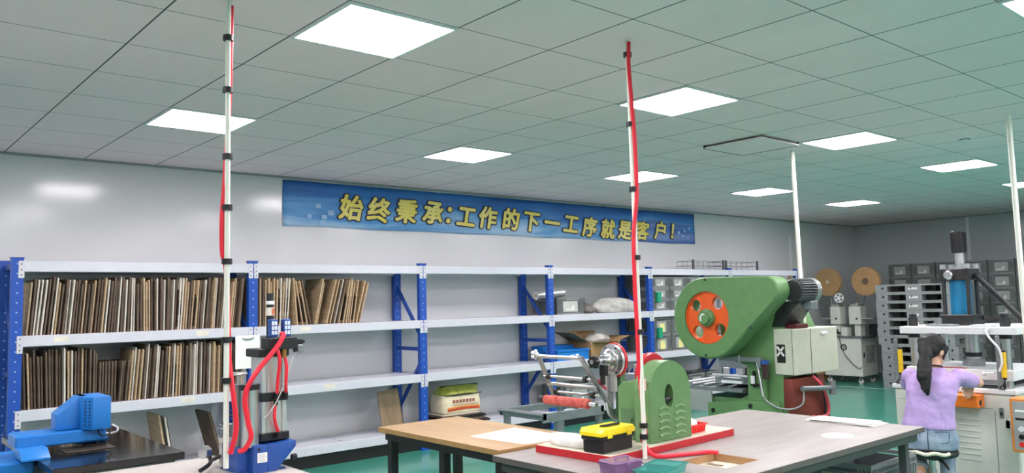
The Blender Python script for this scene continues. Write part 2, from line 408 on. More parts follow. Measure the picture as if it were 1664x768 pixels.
# ------------------------------------------------------------ storage rack
RX = [1.163+i*1.876 for i in range(6)]+[12.47]
YFR, YRR = 7.2, 7.70
LEV = [.205, .79, 1.357, 1.935]; BH = .085
rack = thing('storage_rack', 'long blue and white steel storage rack along the banner wall', 'rack', (1.163, 7.2, 0))
for i, x in enumerate(RX):
    for y, wd in ((YFR, .042), (YRR, .042)):
        p = obj('upright', MB().prism([(-wd, 0), (wd, 0), (wd, .055), (wd-.012, .055), (wd-.012, .006), (-wd+.012, .006), (-wd+.012, .055), (-wd, .055)] if y == YFR else [(-wd, 0), (wd, 0), (wd, .055), (-wd, .055)], 'z', 0, 1.955), BLUEP, rack, world=False)
        p.location = Vector((x, y, 0))-rack.location
        q = bx((x-wd-.004, y-.004, 1.955), (x+wd+.004, y+.06, 1.962)); obj('post_cap', q, BLUE, p)
        obj('foot_plate', bx((x-.055, y-.02, 0), (x+.055, y+.075, .008)), BLUE, p)
        if y == YFR:
            for z in LEV:
                for sx in (-1, 1):
                    if (i == 0 and sx < 0) or (i == 6 and sx > 0): continue
                    pl = MB().box((x+sx*.005, y-.007, z-.135), (x+sx*.046, y-.0005, z+.0), .002)
                    pl = obj('beam_connector', pl, SHELFW, p)
                    obj('slot', MB().box((x+sx*.022, y-.0085, z-.115), (x+sx*.030, y-.0068, z-.105)).box((x+sx*.022, y-.0085, z-.075), (x+sx*.030, y-.0068, z-.065)).box((x+sx*.022, y-.0085, z-.03), (x+sx*.030, y-.0068, z-.02)), DARK, p)
    for a, b in (((1.9, 7.25), (1.9, 7.71)), ((1.72, 7.71), (1.18, 7.25)), ((1.05, 7.25), (1.05, 7.71)), ((.92, 7.25), (.38, 7.71)), ((.15, 7.25), (.15, 7.71))):
        za, ya = a; zb, yb = b
        d = Vector((0, yb-ya, zb-za)); L = d.length; M = Matrix.Translation((x, (ya+yb)/2, (za+zb)/2)) @ d.to_track_quat('Z', 'X').to_matrix().to_4x4()
        obj('brace', MB().box((-.02, -.012, -L/2), (.02, .012, L/2), .002, M), BLUE, rack)
for i in range(6):
    x0, x1 = RX[i]+.045, RX[i+1]-.045
    for z in LEV:
        sh = obj('shelf_deck', MB().box((x0, YFR+.03, z-.028), (x1, YRR+.03, z-.004), .002), SHELFW, rack)
        obj('front_beam', MB().box((x0-.002, YFR-.002, z-BH), (x1+.002, YFR+.042, z), .004), SHELFW, sh)
        obj('rear_beam', MB().box((x0, YRR+.005, z-BH), (x1, YRR+.048, z-.029), .004), SHELFW, sh)
        obj('deck_seam', MB().box(((x0+x1)/2-.004, YFR+.045, z-.0045), ((x0+x1)/2+.004, YRR+.02, z-.0025)), GREYS, sh)
for bxx, z in ((1.42, 1.32), (2.52, 1.32), (1.5, .755), (2.4, .755), (3.5, 1.32), (3.75, .755)):
    obj('beam_label', bx((bxx, YFR-.004, z-.022), (bxx+.11, YFR-.0015, z+.022)), mat('beam_label', (226, 222, 208), .6), rack)
obj('black_strip', bx((1.25, 7.23, 0.001), (12.3, 7.24, .118)), BLACK, rack)  # black strip from the floor up to the bottom beams

# ------------------------------------------------------------ die boards
def die_board(kind, h, th, d, seed, holes=False):
    """standing steel-rule die board, board plane across the shelf; origin at its front bottom edge"""
    rnd = random.Random(seed)
    r = empty('die_board')
    mt = {'brown': PLYD, 'tan': PLY, 'pale': PLYG}[kind]
    ch = .012
    b = MB().prism([(0, 0), (d, 0), (d, h), (ch, h), (0, h-ch)], 'x', -th/2, th/2, .001)
    if holes and kind != 'x':
        ks = [MB().cyl((-.1, yy, zz), (.1, yy, zz), .010, n=10) for yy, zz in ((.03, h*.25), (.03, h*.55), (.03, h*.85), (d*.5, h*.8), (d*.5, h*.35), (d*.72, h*.6))]
        me = cut(b, ks)
    else: me = b.mesh('board')
    obj('board', me, mt, r, world=False)
    k = MB(); sd = 1 if rnd.random() < .5 else -1
    if not holes:
        for _ in range(9):
            z0 = rnd.uniform(.02, h-.12); z1 = z0+rnd.uniform(.03, .12); y0 = rnd.uniform(.004, .03); k.box((sd*th/2, y0, z0), (sd*(th/2+rnd.uniform(.002, .004)), y0+rnd.uniform(.1, .28), z1))
    else:
        for _ in range(5):
            z0 = rnd.uniform(.03, h-.12); k.box((th/2, .1, z0), (th/2+.004, .3, z0+.04))
    obj('cutting_rule', k, RULE, r, world=False, label='dark rubber and steel rule strip')
    return r
protos = []
for kd, hs in (('brown', (.44, .425, .455, .40)), ('tan', (.45, .43, .415)), ('pale', (.45, .435, .46))):
    for j, h in enumerate(hs):
        protos.append((kd, die_board(kd, h, {'brown': .013, 'tan': .012, 'pale': .011}[kd], .36, len(protos)*7+3), h))
used = set()
def place_board(p, x, y, z, tilt, label, group):
    kd, root, h = p
    if id(root) in used: r = copy_tree(root)
    else: used.add(id(root)); r = root
    r.location = (x, y, z); r.rotation_euler = (0, tilt, 0); tag(r, label, 'die board', group); return r
WORD = {'brown': 'dark brown', 'tan': 'tan', 'pale': 'white edged'}
def fill(x0, x1, z, pitch, wts, tiltf, shelf, group):
    x = x0; n = 0; rnd = random.Random(int(z*100))
    while x < x1:
        n += 1; kd = rnd.choices(('brown', 'tan', 'pale'), wts)[0]
        c = [p for p in protos if p[0] == kd]; p = rnd.choice(c)
        if 1.75 < x < 1.98 and z < 1: p = protos[3]
        sc = 1
        r = place_board(p, x, YFR+.03+rnd.uniform(0, .05), z, tiltf(x), '%s die board standing %s from the end post on the %s' % (WORD[p[0]], ordinal(n), shelf), group)
        if 1.75 < x < 1.98 and z < 1: r.scale = (1, 1, .82)
        x += pitch*rnd.uniform(.9, 1.12)
fill(1.245, 2.95, 1.358, .0242, (5, 3, 2.6), lambda x: .05+.045*math.sin(x*5.1)+.02*math.sin(x*11), 'upper shelf', 'die boards on the upper shelf of the end bay')
fill(1.245, 2.95, .791, .0246, (5, 3, 2.2), lambda x: (-.02 if x < 1.9 else .05)+.03*math.sin(x*4.2), 'lower shelf', 'die boards on the lower shelf of the end bay')
# second bay: tan boards with holes, some leaning
pt = [('tan', die_board('tan', .45, .014, .36, 91, True), .45), ('tan', die_board('tan', .435, .014, .36, 92, True), .435)]
lean = [(3.10, 0, 1), (3.128, .0, 0), (3.155, .01, 0), (3.18, .01, 0), (3.206, .02, 1), (3.235, .02, 0), (3.262, .02, 0), (3.29, .02, 1), (3.32, .03, 0), (3.345, .05, 0), (3.37, .06, 0), (3.395, .07, 0),
        (3.50, -.08, 1), (3.56, -.17, 0), (3.60, -.19, 0), (3.64, -.21, 0), (3.685, .20, 1), (3.715, .20, 0), (3.80, .25, 1), (3.845, .25, 0), (3.87, .25, 0), (3.895, .24, 0), (3.92, .24, 0), (3.95, .2, 1), (3.985, .19, 0), (4.015, .17, 0), (4.045, .15, 0), (4.075, .15, 0), (4.105, .15, 0), (4.14, .25, 1), (4.175, .27, 0)]
for n, (x, tl, hol) in enumerate(lean):
    rnd = random.Random(n); p = pt[n % 2] if hol else rnd.choice(protos[4:8] if rnd.random() < .8 else protos[0:2])
    place_board(p, x, YFR+.035+rnd.uniform(0, .04), 1.358+abs(math.sin(tl))*.008, tl,
                '%s die board%s, %s past the second post on the upper shelf' % (WORD[p[0]], ' with round holes' if hol else '', ordinal(n+1)), 'die boards in the second bay')
for _k, _p, _h in protos+pt:
    if id(_p) not in used:
        for c_ in list(_p.children): bpy.data.objects.remove(c_)
        bpy.data.objects.remove(_p)
# boards leaning on the bottom shelf
def leaning(x, y, tilt, w, h, label, mt, rz=0):
    t = thing('die_board', label, 'die board', (x, y, .206), 0, 'die boards leaning on the bottom shelf')
    t.rotation_euler = (0, -tilt, rz)
    ks = [MB().cyl((-.1, yy, zz), (.1, yy, zz), .006, n=8) for yy, zz in ((.05, .08), (.1, .08), (.06, h-.1), (.12, h-.1), (.18, h-.1))]
    obj('board', cut(MB().box((-.008, 0, 0), (.008, w, h), .001), ks), mt, t, world=False)
    obj('cutting_rule', MB().box((.008, .004, .01), (.016, w-.004, h-.003)), RULE, t, world=False, label='dark rubber and steel rule strip')
leaning(2.80, 7.33, .27, .34, .42, 'grey brown die board leaning alone on the bottom shelf behind the air pole', PLYD)
leaning(2.33, 7.33, .16, .34, .43, 'tan die board leaning among others behind the black stone slab', PLY)
leaning(2.375, 7.33, .16, .34, .41, 'white edged die board leaning outermost behind the black stone slab', PLYG)
leaning(1.66, 7.33, .18, .34, .39, 'pale die board peeping out behind the blue machine head', PLYG)
t = thing('die_board', 'large plain plywood board leaning on the bottom shelf beside the bag', 'die board', (4.62, 7.34, .206), 0, 'die boards leaning on the bottom shelf')
t.rotation_euler = (0, -.10, 0)
obj('board', MB().box((-.125, .0, 0), (.125, .016, .44), .002, Matrix.Rotation(-.12, 4, 'X')), wood_material('brown_ply', (128, 108, 84), (150, 128, 100), (6, 1, .7)), t, world=False)
obj('cutting_rule', MB().box((.125, .0, 0.003), (.132, .016, .44), 0, Matrix.Rotation(-.12, 4, 'X')), RULE, t, world=False)
# flat stack under the sack
for k in range(4):
    z = .206+k*.028; a = random.Random(k).uniform(-.03, .03)
    t = thing('die_board', 'die board lying flat, %s from the top under the sack' % ORD[3-k], 'die board', (5.46+a, 7.42, z), a, 'die boards lying flat under the sack')
    obj('board', MB().box((-.36+.03*k, -.17, 0), (.36-.03*k, .2, .018), .002), BLACK if k % 2 == 0 else PLYD, t, world=False)
    obj('cutting_rule', MB().box((-.34+.03*k, -.16, .018), (.34-.03*k, .18, .027)), PLYG if k == 3 else RULE, t, world=False)
# sack on top
def sack():
    t = thing('sack', 'full plastic sack with red stripes and a green folded top', 'sack', (5.48, 7.42, .319))
    m = MB(); n = 28
    prof = [(0, .92), (.015, 1), (.09, 1.03), (.16, 1.0), (.19, .96), (.2, .95)]
    rings = []
    for z, k in prof:
        ring = []
        for i in range(n):
            a = 2*PI*i/n; c, s_ = math.cos(a), math.sin(a)
            e = .35; x = .265*k*math.copysign(abs(c)**e, c); y = .15*k*math.copysign(abs(s_)**e, s_)
            ring.append(m.bm.verts.new((x, y, z)))
        rings.append(ring)
    for a, b in zip(rings, rings[1:]):
        for i in range(n): m.bm.faces.new((a[i], a[(i+1) % n], b[(i+1) % n], b[i]))
    m.bm.faces.new(rings[0][::-1]); m.bm.faces.new(rings[-1])
    obj('sack_body', m, mat('sack_cream', (222, 206, 168), .4, rgb2=(236, 224, 196), scale=8), t, world=False)
    top = MB(); pr = [(.2, 1, 1, 0), (.24, .99, .75, .01), (.275, 1.03, .35, .03), (.285, 1.08, .06, .05)]; rings = []
    for z, kx, ky, dx in pr:
        ring = []
        for i in range(n):
            a = 2*PI*i/n; c, s_ = math.cos(a), math.sin(a); e = .35
            ring.append(top.bm.verts.new((.25*kx*math.copysign(abs(c)**e, c)+dx, .14*ky*math.copysign(abs(s_)**e, s_), z+.012*math.sin(3*a))))
        rings.append(ring)
    for a, b in zip(rings, rings[1:]):
        for i in range(n): top.bm.faces.new((a[i], a[(i+1) % n], b[(i+1) % n], b[i]))
    top.bm.faces.new(rings[-1])
    obj('folded_top', top, mat('sack_green', (120, 138, 44), .35, rgb2=(170, 176, 90), scale=14), t, world=False)
    for z0, hh, mm in ((.03, .02, 'a'), (.055, .014, 'b')):
        mb = MB(); pts = []
        for i in range(13):
            u = i/12; pts.append((-.22+.44*u, z0+.012*math.sin(u*3)))
        out = [(x, z) for x, z in pts]+[(x, z+hh) for x, z in reversed(pts)]
        mb.prism(out, 'y', -.1575, -.1555); obj('stripe', mb, mat('sack_red', (206, 66, 40), .4) if mm == 'a' else mat('sack_orange', (230, 140, 52), .4), t, world=False)
    mb = MB()
    for i in range(7): mb.box((-.15+i*.045, -.1575, .115), (-.118+i*.045, -.1555, .15))
    mb.box((-.15, -.1575, .09), (.2, -.1555, .096))
    obj('print', mb, mat('sack_print', (150, 96, 84), .5), t, world=False)
    obj('tie', MB().tube([(-.255, -.145, .205), (-.1, -.153, .198), (.1, -.153, .2), (.255, -.145, .205)], .005, 6), BLACK, t, world=False)
sack()

# ------------------------------------------------------------ crates
def crate(wd, dp, h, name='folding_crate', tint=GREYP, panel=GREYL, latch=True, yellow=False):
    """open folding crate, long axis along local +y, end face towards -y; origin at the base centre of the end face"""
    r = empty(name)
    b = MB(); t_ = .012
    def wall(a0, a1, fixed, axis, s_):
        L = a1-a0
        def bb(u0, u1, z0, z1, th):
            lo, hi = (fixed, fixed+s_*th) if s_ > 0 else (fixed+s_*th, fixed)
            if axis == 'x': b.box((u0, lo, z0), (u1, hi, z1))
            else: b.box((lo, u0, z0), (hi, u1, z1))
        bb(a0, a1, 0, h, .006) if False else None
        bb(a0, a1, h-.022, h, .016); bb(a0, a1, 0, .02, .014); bb(a0, a1, h*.80, h*.80+.008, .012)
        for k in range(3):
            for e in (a0+k*.028, a1-k*.028-.008): bb(e, e+.008, .0, h, .012)
        bb(a0+.075, a0+.083, 0, h, .012); bb(a1-.083, a1-.075, 0, h, .012)
    wall(-wd/2, wd/2, 0, 'x', 1); wall(-wd/2, wd/2, dp, 'x', -1); wall(0, dp, -wd/2, 'y', 1); wall(0, dp, wd/2, 'y', -1)
    b.box((-wd/2+.006, .006, .003), (wd/2-.006, dp-.006, .012))
    obj('crate_frame', b, tint, r, world=False)
    lin_ = MB()
    lin_.box((-wd/2+.012, .010, .012), (wd/2-.012, .016, h-.03)).box((-wd/2+.012, dp-.016, .012), (wd/2-.012, dp-.010, h-.03))
    lin_.box((-wd/2+.010, .016, .012), (-wd/2+.016, dp-.016, h-.03)).box((wd/2-.016, .016, .012), (wd/2-.010, dp-.016, h-.03))
    obj('crate_lining', lin_, GREYD, r, world=False)
    obj('end_panel', MB().box((-wd*.26, .001, h*.14), (wd*.26, .011, h*.78), .003), panel, r, world=False, label='paler flat end panel')
    if latch:
        l = MB(); z = h*.26
        l.box((-wd*.17, -.002, z), (wd*.12, .003, z+.012)).box((wd*.04, -.002, z+.012), (wd*.07, .003, z+.04)).box((wd*.09, -.002, z+.012), (wd*.12, .003, z+.04)).box((wd*.04, -.002, z+.04), (wd*.12, .003, z+.05)).box((-wd*.17, -.002, z-.01), (-wd*.15, .003, z+.024))
        obj('latch', l, LABELW, r, world=False, label='white latch')
    if yellow: obj('card', bx((-.05, -.003, h*.16), (.05, .0, h*.66)), mat('card_yellow', (232, 226, 150), .7), r, world=False, label='pale yellow card')
    return r
# crate wall by the side wall: seven columns, eight rows on pallets, end faces towards the camera side (-x)
cr0 = tag(crate(.395, .58, .234, tint=GREYP, panel=GREYL), '', 'crate', 'grey folding crates stacked along the far side wall')
pal0 = None
def crate_pallet(loc):
    r = thing('pallet', '', 'pallet', loc, 0, 'pallets under the crate wall')
    m = MB().box((0, -.6, .11), (.62, .6, .15))
    for y in (-.56, 0, .56): m.box((0, y-.05, 0), (.62, y+.05, .11))
    obj('pallet_body', m, GREYD, r, world=False); return r
CXF = 14.70
for k, yy in enumerate((6.08, 4.85, 3.60)):
    r = crate_pallet((CXF, yy, 0)) if k == 0 else dup(pal0, (CXF, yy, 0)); pal0 = pal0 or r
    r['label'] = 'dark plastic pallet under the crate wall, %s from the room corner' % ORD[k]
first = True
for k in range(8):
    for j in range(8):
        y = 6.49-.41*k; z = .151+j*.236
        r = cr0 if first else copy_tree(cr0); first = False
        r.location = (CXF, y, z); r.rotation_euler = (0, 0, -PI/2)
        r['label'] = 'grey folding crate, column %s from the room corner, %s row from the top' % (ORD[k], ORD[7-j])
# shelf crates
crS = tag(crate(.39, .44, .155, yellow=False), '', 'crate', 'grey crates in the far bay of the rack'); crT = tag(crate(.39, .44, .232, yellow=True, latch=False), '', 'crate', 'grey crates in the far bay of the rack')
first = True
for k in range(4):
    for j in range(3):
        r = crS if first else copy_tree(crS); first = False
        r.location = (8.93+.40*k, 7.24, 1.358+j*.157)
        r['label'] = 'low grey folding crate, %s of three high, %s column past the fifth post, upper shelf' % (('bottom', 'middle', 'top')[j], ORD[k])
first = True
for k in range(4):
    for j in range(2):
        r = crT if first else copy_tree(crT); first = False
        r.location = (8.93+.40*k, 7.24, .791+j*.234)
        r['label'] = 'grey folding crate with yellow card, %s one, %s column past the fifth post, lower shelf' % (('under', 'upper')[j], ORD[k])
for k in range(3):
    r = copy_tree(crT); r.location = (9.25+.42*k, 7.24, .206)
    r['label'] = 'grey folding crate with yellow card, %s along the bottom shelf behind the punch press' % ORD[k]
GRNB = mat('label_green', (30, 150, 112), .4)
for k, (x, z) in enumerate(((8.80, 1.545), (8.80, 1.055))):
    solo('label_holder', MB().box((x, 7.19, z-.07), (x+.085, 7.238, z+.07), .006), GRNB, 'green card holder hooked on a grey crate, %s shelf' % ('upper', 'lower')[k], 'card holder', 'green card holders')
r = tag(crate(.50, .42, .205, tint=GREYP, panel=mat('translucent_panel', (196, 198, 192), .4)), 'grey crate with white latch holding a foil roll on the rack', 'crate'); r.location = (7.16, 7.24, 1.358)
r = tag(crate(.52, .42, .28, tint=GREYL, panel=GREYL), 'pale grey crate on the bottom shelf behind the roller frame', 'crate'); r.location = (7.28, 7.24, .206)
t = thing('film_roll', 'silver film roll lying across a grey crate', 'roll', (6.96, 7.44, 1.60))
obj('film', MB().cyl((6.74, 7.42, 1.595), (7.24, 7.46, 1.63), .05, n=24), mat('film_silver', (214, 216, 216), .2, .5), t)
obj('core', MB().cyl((6.735, 7.42, 1.595), (7.245, 7.46, 1.63), .02, n=16), CARD, t)
# heap of plastic bags
def blob(name, c, r3, m_, label, cat, seed, group=None, amp=.25):
    rnd = random.Random(seed); b2 = bmesh.new(); bmesh.ops.create_icosphere(b2, subdivisions=4, radius=1)
    ph = [(Vector((rnd.gauss(0, 1), rnd.gauss(0, 1), rnd.gauss(0, 1)))*3, rnd.uniform(0, 6)) for _ in range(10)]
    for v in b2.verts:
        d = sum(math.sin(f.dot(v.co)+p) for f, p in ph)/10
        k = 1+amp*d; v.co = Vector((v.co.x*r3[0]*k, v.co.y*r3[1]*k, v.co.z*r3[2]*k))
        if v.co.z < -r3[2]*.55: v.co.z = -r3[2]*.55
    m = MB(); m._merge(b2); bmesh.ops.translate(m.bm, vec=Vector((c[0], c[1], c[2]+r3[2]*.55)), verts=m.bm.verts)
    return solo(name, m, m_, label, cat, group, loc=(c[0], c[1], c[2]))
BAG = mat('plastic_film', (206, 206, 200), .3, rgb2=(168, 166, 160), scale=9, bump=.5, bscale=14)
BAGD = mat('plastic_film_dark', (120, 116, 112), .3, rgb2=(90, 86, 84), scale=9, bump=.5, bscale=14)
blob('plastic_bag', (8.15, 7.42, 1.358), (.42, .15, .125), BAG, 'big crumpled pale plastic bag on the rack', 'plastic bag', 3, 'plastic bags on the rack')
blob('plastic_bag', (7.56, 7.40, 1.358), (.135, .14, .085), BAGD, 'small dark crumpled plastic bag beside the pale one', 'plastic bag', 5, 'plastic bags on the rack')
# bins and carton
def bin_(loc, wd, dp, h, label):
    t = thing('storage_bin', label, 'storage bin', loc, 0, 'blue bins on the rack'); o, i = .012, .012
    out = [(-wd/2, 0), (wd/2, 0), (wd/2, dp), (-wd/2, dp)]; inn = [(-wd/2+o, o), (wd/2-o, o), (wd/2-o, dp-o), (-wd/2+o, dp-o)]
    obj('bin_body', MB().ring(out, inn, 'z', 0, h).box((-wd/2+.005, .005, 0), (wd/2-.005, dp-.005, .01)), BINB, t, world=False)
    o2 = [(-wd/2-.012, -.012), (wd/2+.012, -.012), (wd/2+.012, dp+.012), (-wd/2-.012, dp+.012)]
    obj('rim', MB().ring(o2, out, 'z', h-.02, h), BINB, t, world=False)
    obj('print', MB().box((-.06, -.002, h*.4), (.02, .0, h*.5)).box((.04, -.002, h*.36), (.1, .0, h*.54)), LABELW, t, world=False)
bin_((7.17, 7.23, .791), .55, .22, .13, 'blue plastic bin at the front of the shelf beside the carton')
bin_((7.15, 7.48, .791), .52, .20, .17, 'blue plastic bin at the back of the shelf beside the carton')
t = thing('carton', 'open cardboard carton with flaps up on the rack', 'carton', (7.78, 7.42, .791))
b = MB(); out = [(7.5, 7.24), (8.05, 7.24), (8.05, 7.62), (7.5, 7.62)]; inn = [(7.505, 7.245), (8.045, 7.245), (8.045, 7.615), (7.505, 7.615)]
obj('carton_body', b.ring(out, inn, 'z', .792, .99).box((7.503, 7.243, .792), (8.047, 7.617, .798)), CARD, t)
obj('flap', MB().prism([(7.5, .99), (7.505, .99), (7.21, 1.13), (7.205, 1.125)], 'y', 7.26, 7.6), CARD, t)
obj('flap', MB().prism([(8.05, .99), (8.045, .99), (8.26, 1.045), (8.262, 1.04)], 'y', 7.26, 7.6), CARD, t)
obj('flap', MB().prism([(7.62, .99), (7.615, .99), (7.68, 1.12), (7.685, 1.12)], 'x', 7.53, 8.02), CARD, t)
obj('flap', MB().prism([(7.24, .99), (7.245, .99), (7.09, 1.0), (7.09, .996)], 'x', 7.53, 8.02), CARD, t)
blob('plastic_bag', (7.80, 7.42, .96), (.2, .14, .09), BAG, 'white crumpled bag stuffed in the open carton', 'plastic bag', 9, 'plastic bags on the rack')
# small blue box at the bottom
t = thing('parts_box', 'small blue printed box on the bottom shelf behind the bench', 'box', (6.95, 7.3, .206))
obj('box_body', MB().box((6.86, 7.24, .206), (7.01, 7.36, .33), .004), BLUE, t); obj('print', MB().box((6.88, 7.2375, .27), (6.99, 7.24, .29)), LABELW, t)
# wire baskets on top of the rack
def wire_basket(x, y, z, wd, dp, h, label):
    t = thing('wire_basket', label, 'wire basket', (x, y, z), 0, 'wire baskets on top of the rack'); m = MB()
    for zz in (.002, h*.5, h):
        m.tube([(-wd/2, 0, zz), (wd/2, 0, zz), (wd/2, dp, zz), (-wd/2, dp, zz), (-wd/2, 0, zz)], .004, 5, smooth=False)
    for i in range(7):
        xx = -wd/2+wd*i/6
        m.tube([(xx, 0, h), (xx, 0, 0.002), (xx, dp, .002), (xx, dp, h)], .003, 5, smooth=False)
    obj('wire_mesh', m, GREYS, t, world=False)
    for sx in (-1, 1): obj('corner_post', MB().box((sx*wd/2-.014, -.014, 0), (sx*wd/2+.014, .014, h+.02), .002), GREYD, t, world=False)
wire_basket(10.15, 7.30, 1.936, .75, .3, .13, 'wire basket on the rack top, the one nearer the banner')
wire_basket(11.02, 7.30, 1.936, .85, .3, .13, 'wire basket on the rack top, the one nearer the side wall')
# hanging sheet
t = thing('clipboard', 'white sheet on a clipboard hanging from the second rack post', 'clipboard', (2.98, 7.18, 1.28))
obj('sheet', MB().box((2.865, 7.178, .985), (3.095, 7.184, 1.285), .001), PAPER, t)
obj('clip', MB().tube([(2.93, 7.174, 1.262), (2.95, 7.17, 1.25), (3.01, 7.17, 1.25), (3.03, 7.174, 1.262)], .006, 6).box((2.93, 7.184, 1.25), (3.03, 7.1915, 1.29)), STEEL, t)
# tall framed panel past the rack end
t = thing('framed_panel', 'tall tan panel in a white frame leaning past the rack end', 'panel', (12.95, 7.55, 0))
obj('panel_sheet', MB().box((12.62, 7.50, .02), (13.16, 7.515, 1.92)), wood_material('tan_sheet', (158, 132, 110), (172, 146, 122), (1, 1, .4)), t)
for a, b in (((12.60, 7.49, 0), (12.66, 7.53, 1.95)), ((13.12, 7.49, 0), (13.2, 7.53, 1.95)), ((12.66, 7.49, 1.89), (13.12, 7.53, 1.95)), ((12.66, 7.49, 0), (13.12, 7.53, .06))):
    obj('frame_bar', MB().box(a, b, .003), WHITE, t)

# ------------------------------------------------------------ tables
def table(name, label, x0, x1, y0, y1, zt, th, mt, edge, legs, legm, lw=.045, hole=None):
    t = thing(name, label, 'table', ((x0+x1)/2, (y0+y1)/2, 0))
    if hole:
        hx0, hx1, hy0, hy1 = hole
        top = MB().ring([(x0, y0), (x1, y0), (x1, y1), (x0, y1)], [(hx0, hy0), (hx1, hy0), (hx1, hy1), (hx0, hy1)], 'z', zt-th, zt)
    else: top = MB().box((x0, y0, zt-th), (x1, y1, zt), .002)
    tp = obj('tabletop', top, mt, t)
    obj('edge_band', MB().ring([(x0-.002, y0-.002), (x1+.002, y0-.002), (x1+.002, y1+.002), (x0-.002, y1+.002)], [(x0+.001, y0+.001), (x1-.001, y0+.001), (x1-.001, y1-.001), (x0+.001, y1-.001)], 'z', zt-th-.001, zt-.0015), edge, tp)
    for lx, ly in legs: obj('leg', MB().box((lx-lw/2, ly-lw/2, 0), (lx+lw/2, ly+lw/2, zt-th), .003), legm, t)
    i = .03
    obj('apron', MB().ring([(x0+i, y0+i), (x1-i, y0+i), (x1-i, y1-i), (x0+i, y1-i)], [(x0+i+.03, y0+i+.03), (x1-i-.03, y0+i+.03), (x1-i-.03, y1-i-.03), (x0+i+.03, y1-i-.03)], 'z', zt-th-.05, zt-th-.001), legm, t)
    return t
gt = table('work_table', 'large grey laminate work table in the middle of the room', 2.65, 4.905, 2.08, 3.275, .75, .028, TABLEG, TABLEE,
      [(x, y) for x in (2.73, 4.80) for y in (2.16, 3.20)]+[(3.78, 3.20)], mat('leg_grey', (74, 78, 78), .5), hole=(3.16, 3.45, 2.235, 2.495))
obj('cut_out_tray', MB().box((3.12, 2.2, .705), (3.49, 2.53, .715)), mat('tray_beige', (212, 204, 184), .6), gt)
obj('cut_out_lining', MB().ring([(3.16, 2.235), (3.45, 2.235), (3.45, 2.495), (3.16, 2.495)], [(3.165, 2.24), (3.445, 2.24), (3.445, 2.49), (3.165, 2.49)], 'z', .7155, .7495), wood_material('raw_board', (158, 122, 84), (180, 142, 104), (1, 1, 9)), gt)
obj('slot_plate', MB().box((3.24, 2.30, .7155), (3.30, 2.46, .718)).box((3.33, 2.38, .7155), (3.36, 2.46, .718)), mat('slot_brown', (120, 104, 88), .6), gt)
OAK = wood_material('oak_laminate', (170, 140, 99), (184, 155, 116), (6, .8, 1))
wt = table('work_table', 'small oak topped work table with black legs beside the grey one', 2.70, 3.32, 3.285, 4.47, .768, .028, OAK, mat('oak_edge', (166, 130, 82), .5),
      [(2.76, 3.34), (2.76, 4.40), (3.26, 3.34), (3.26, 4.40), (2.76, 3.85)], BLACK, .05)
lt = table('work_table', 'pale work table carrying the blue pneumatic press', -.6, 1.79, 3.2, 4.37, .75, .026, mat('pale_laminate', (182, 178, 172), .4, rgb2=(192, 188, 182), scale=3, stretch=(1, 6, 1)), mat('pale_edge', (168, 164, 158), .5), [(-.5, 3.3), (1.70, 3.3), (1.70, 4.28), (-.5, 4.28)], mat('leg_grey', (74, 78, 78), .5))
# things lying on the tables
def sheet(name, pts, z, th, m_, label, cat='paper', group=None, curl=0):
    cx = sum(p[0] for p in pts)/len(pts); cy = sum(p[1] for p in pts)/len(pts)
    return solo(name, MB().prism(pts, 'z', z, z+th), m_, label, cat, group, (cx, cy, z))
sheet('paper_sheet', [(2.86, 3.74), (3.24, 3.79), (3.25, 3.30), (2.97, 3.30), (2.90, 3.33)], .7685, .0012, PAPER, 'white paper sheet lying across the oak table top')
sheet('paper_sheet', [(2.90, 3.30), (2.93, 3.12), (3.5, 3.06), (3.5, 3.26), (3.0, 3.27)], .7505, .001, PAPER, 'white paper sheet under the red board at the grey table end') if False else None
sheet('paper_disc', [(4.304+.092*math.cos(a*PI/12)+(.012 if a in (3, 4) else 0), 2.292+.085*math.sin(a*PI/12)) for a in range(24)], .7505, .0012, PAPER, 'round white paper disc alone on the grey table')
t = thing('paper_stack', 'loose white papers piled at the far end of the grey table', 'papers', (4.83, 2.5, .75))
for k, (dx, a, sc) in enumerate(((0, .05, 1), (.01, -.06, .95), (-.012, .1, .9))):
    M = Matrix.Translation((4.79+dx, 2.56, .752+k*.005)) @ Matrix.Rotation(a, 4, 'Z')
    obj('paper_sheet', MB().box((-.10*sc, -.28*sc, 0), (.10*sc, .15*sc, .002), 0, M), PAPER, t)
# ---- red board with the small arch press
RB = Matrix.Translation((2.88, 2.672, 0)) @ Matrix.Rotation(.045, 4, 'Z')
t = thing('mounting_board', 'long red edged board under the small green press', 'board', (3.4, 2.9, .75))
obj('board', MB().box((0, .003, .751), (1.07, .50, .790), .002, RB), mat('board_top', (204, 198, 178), .5), t)
obj('red_edge', MB().ring([(-.002, 0), (1.073, 0), (1.073, .503), (-.002, .503)], [(.0, .003), (1.07, .003), (1.07, .5), (.0, .5)], 'z', .7515, .787), RED, t, label='red painted edge')
t.children[-1].data.transform(Matrix.Translation(-Vector((3.4, 2.9, .75))).inverted()); t.children[-1].data.transform(RB); t.children[-1].data.transform(Matrix.Translation(-Vector((3.4, 2.9, .75))))

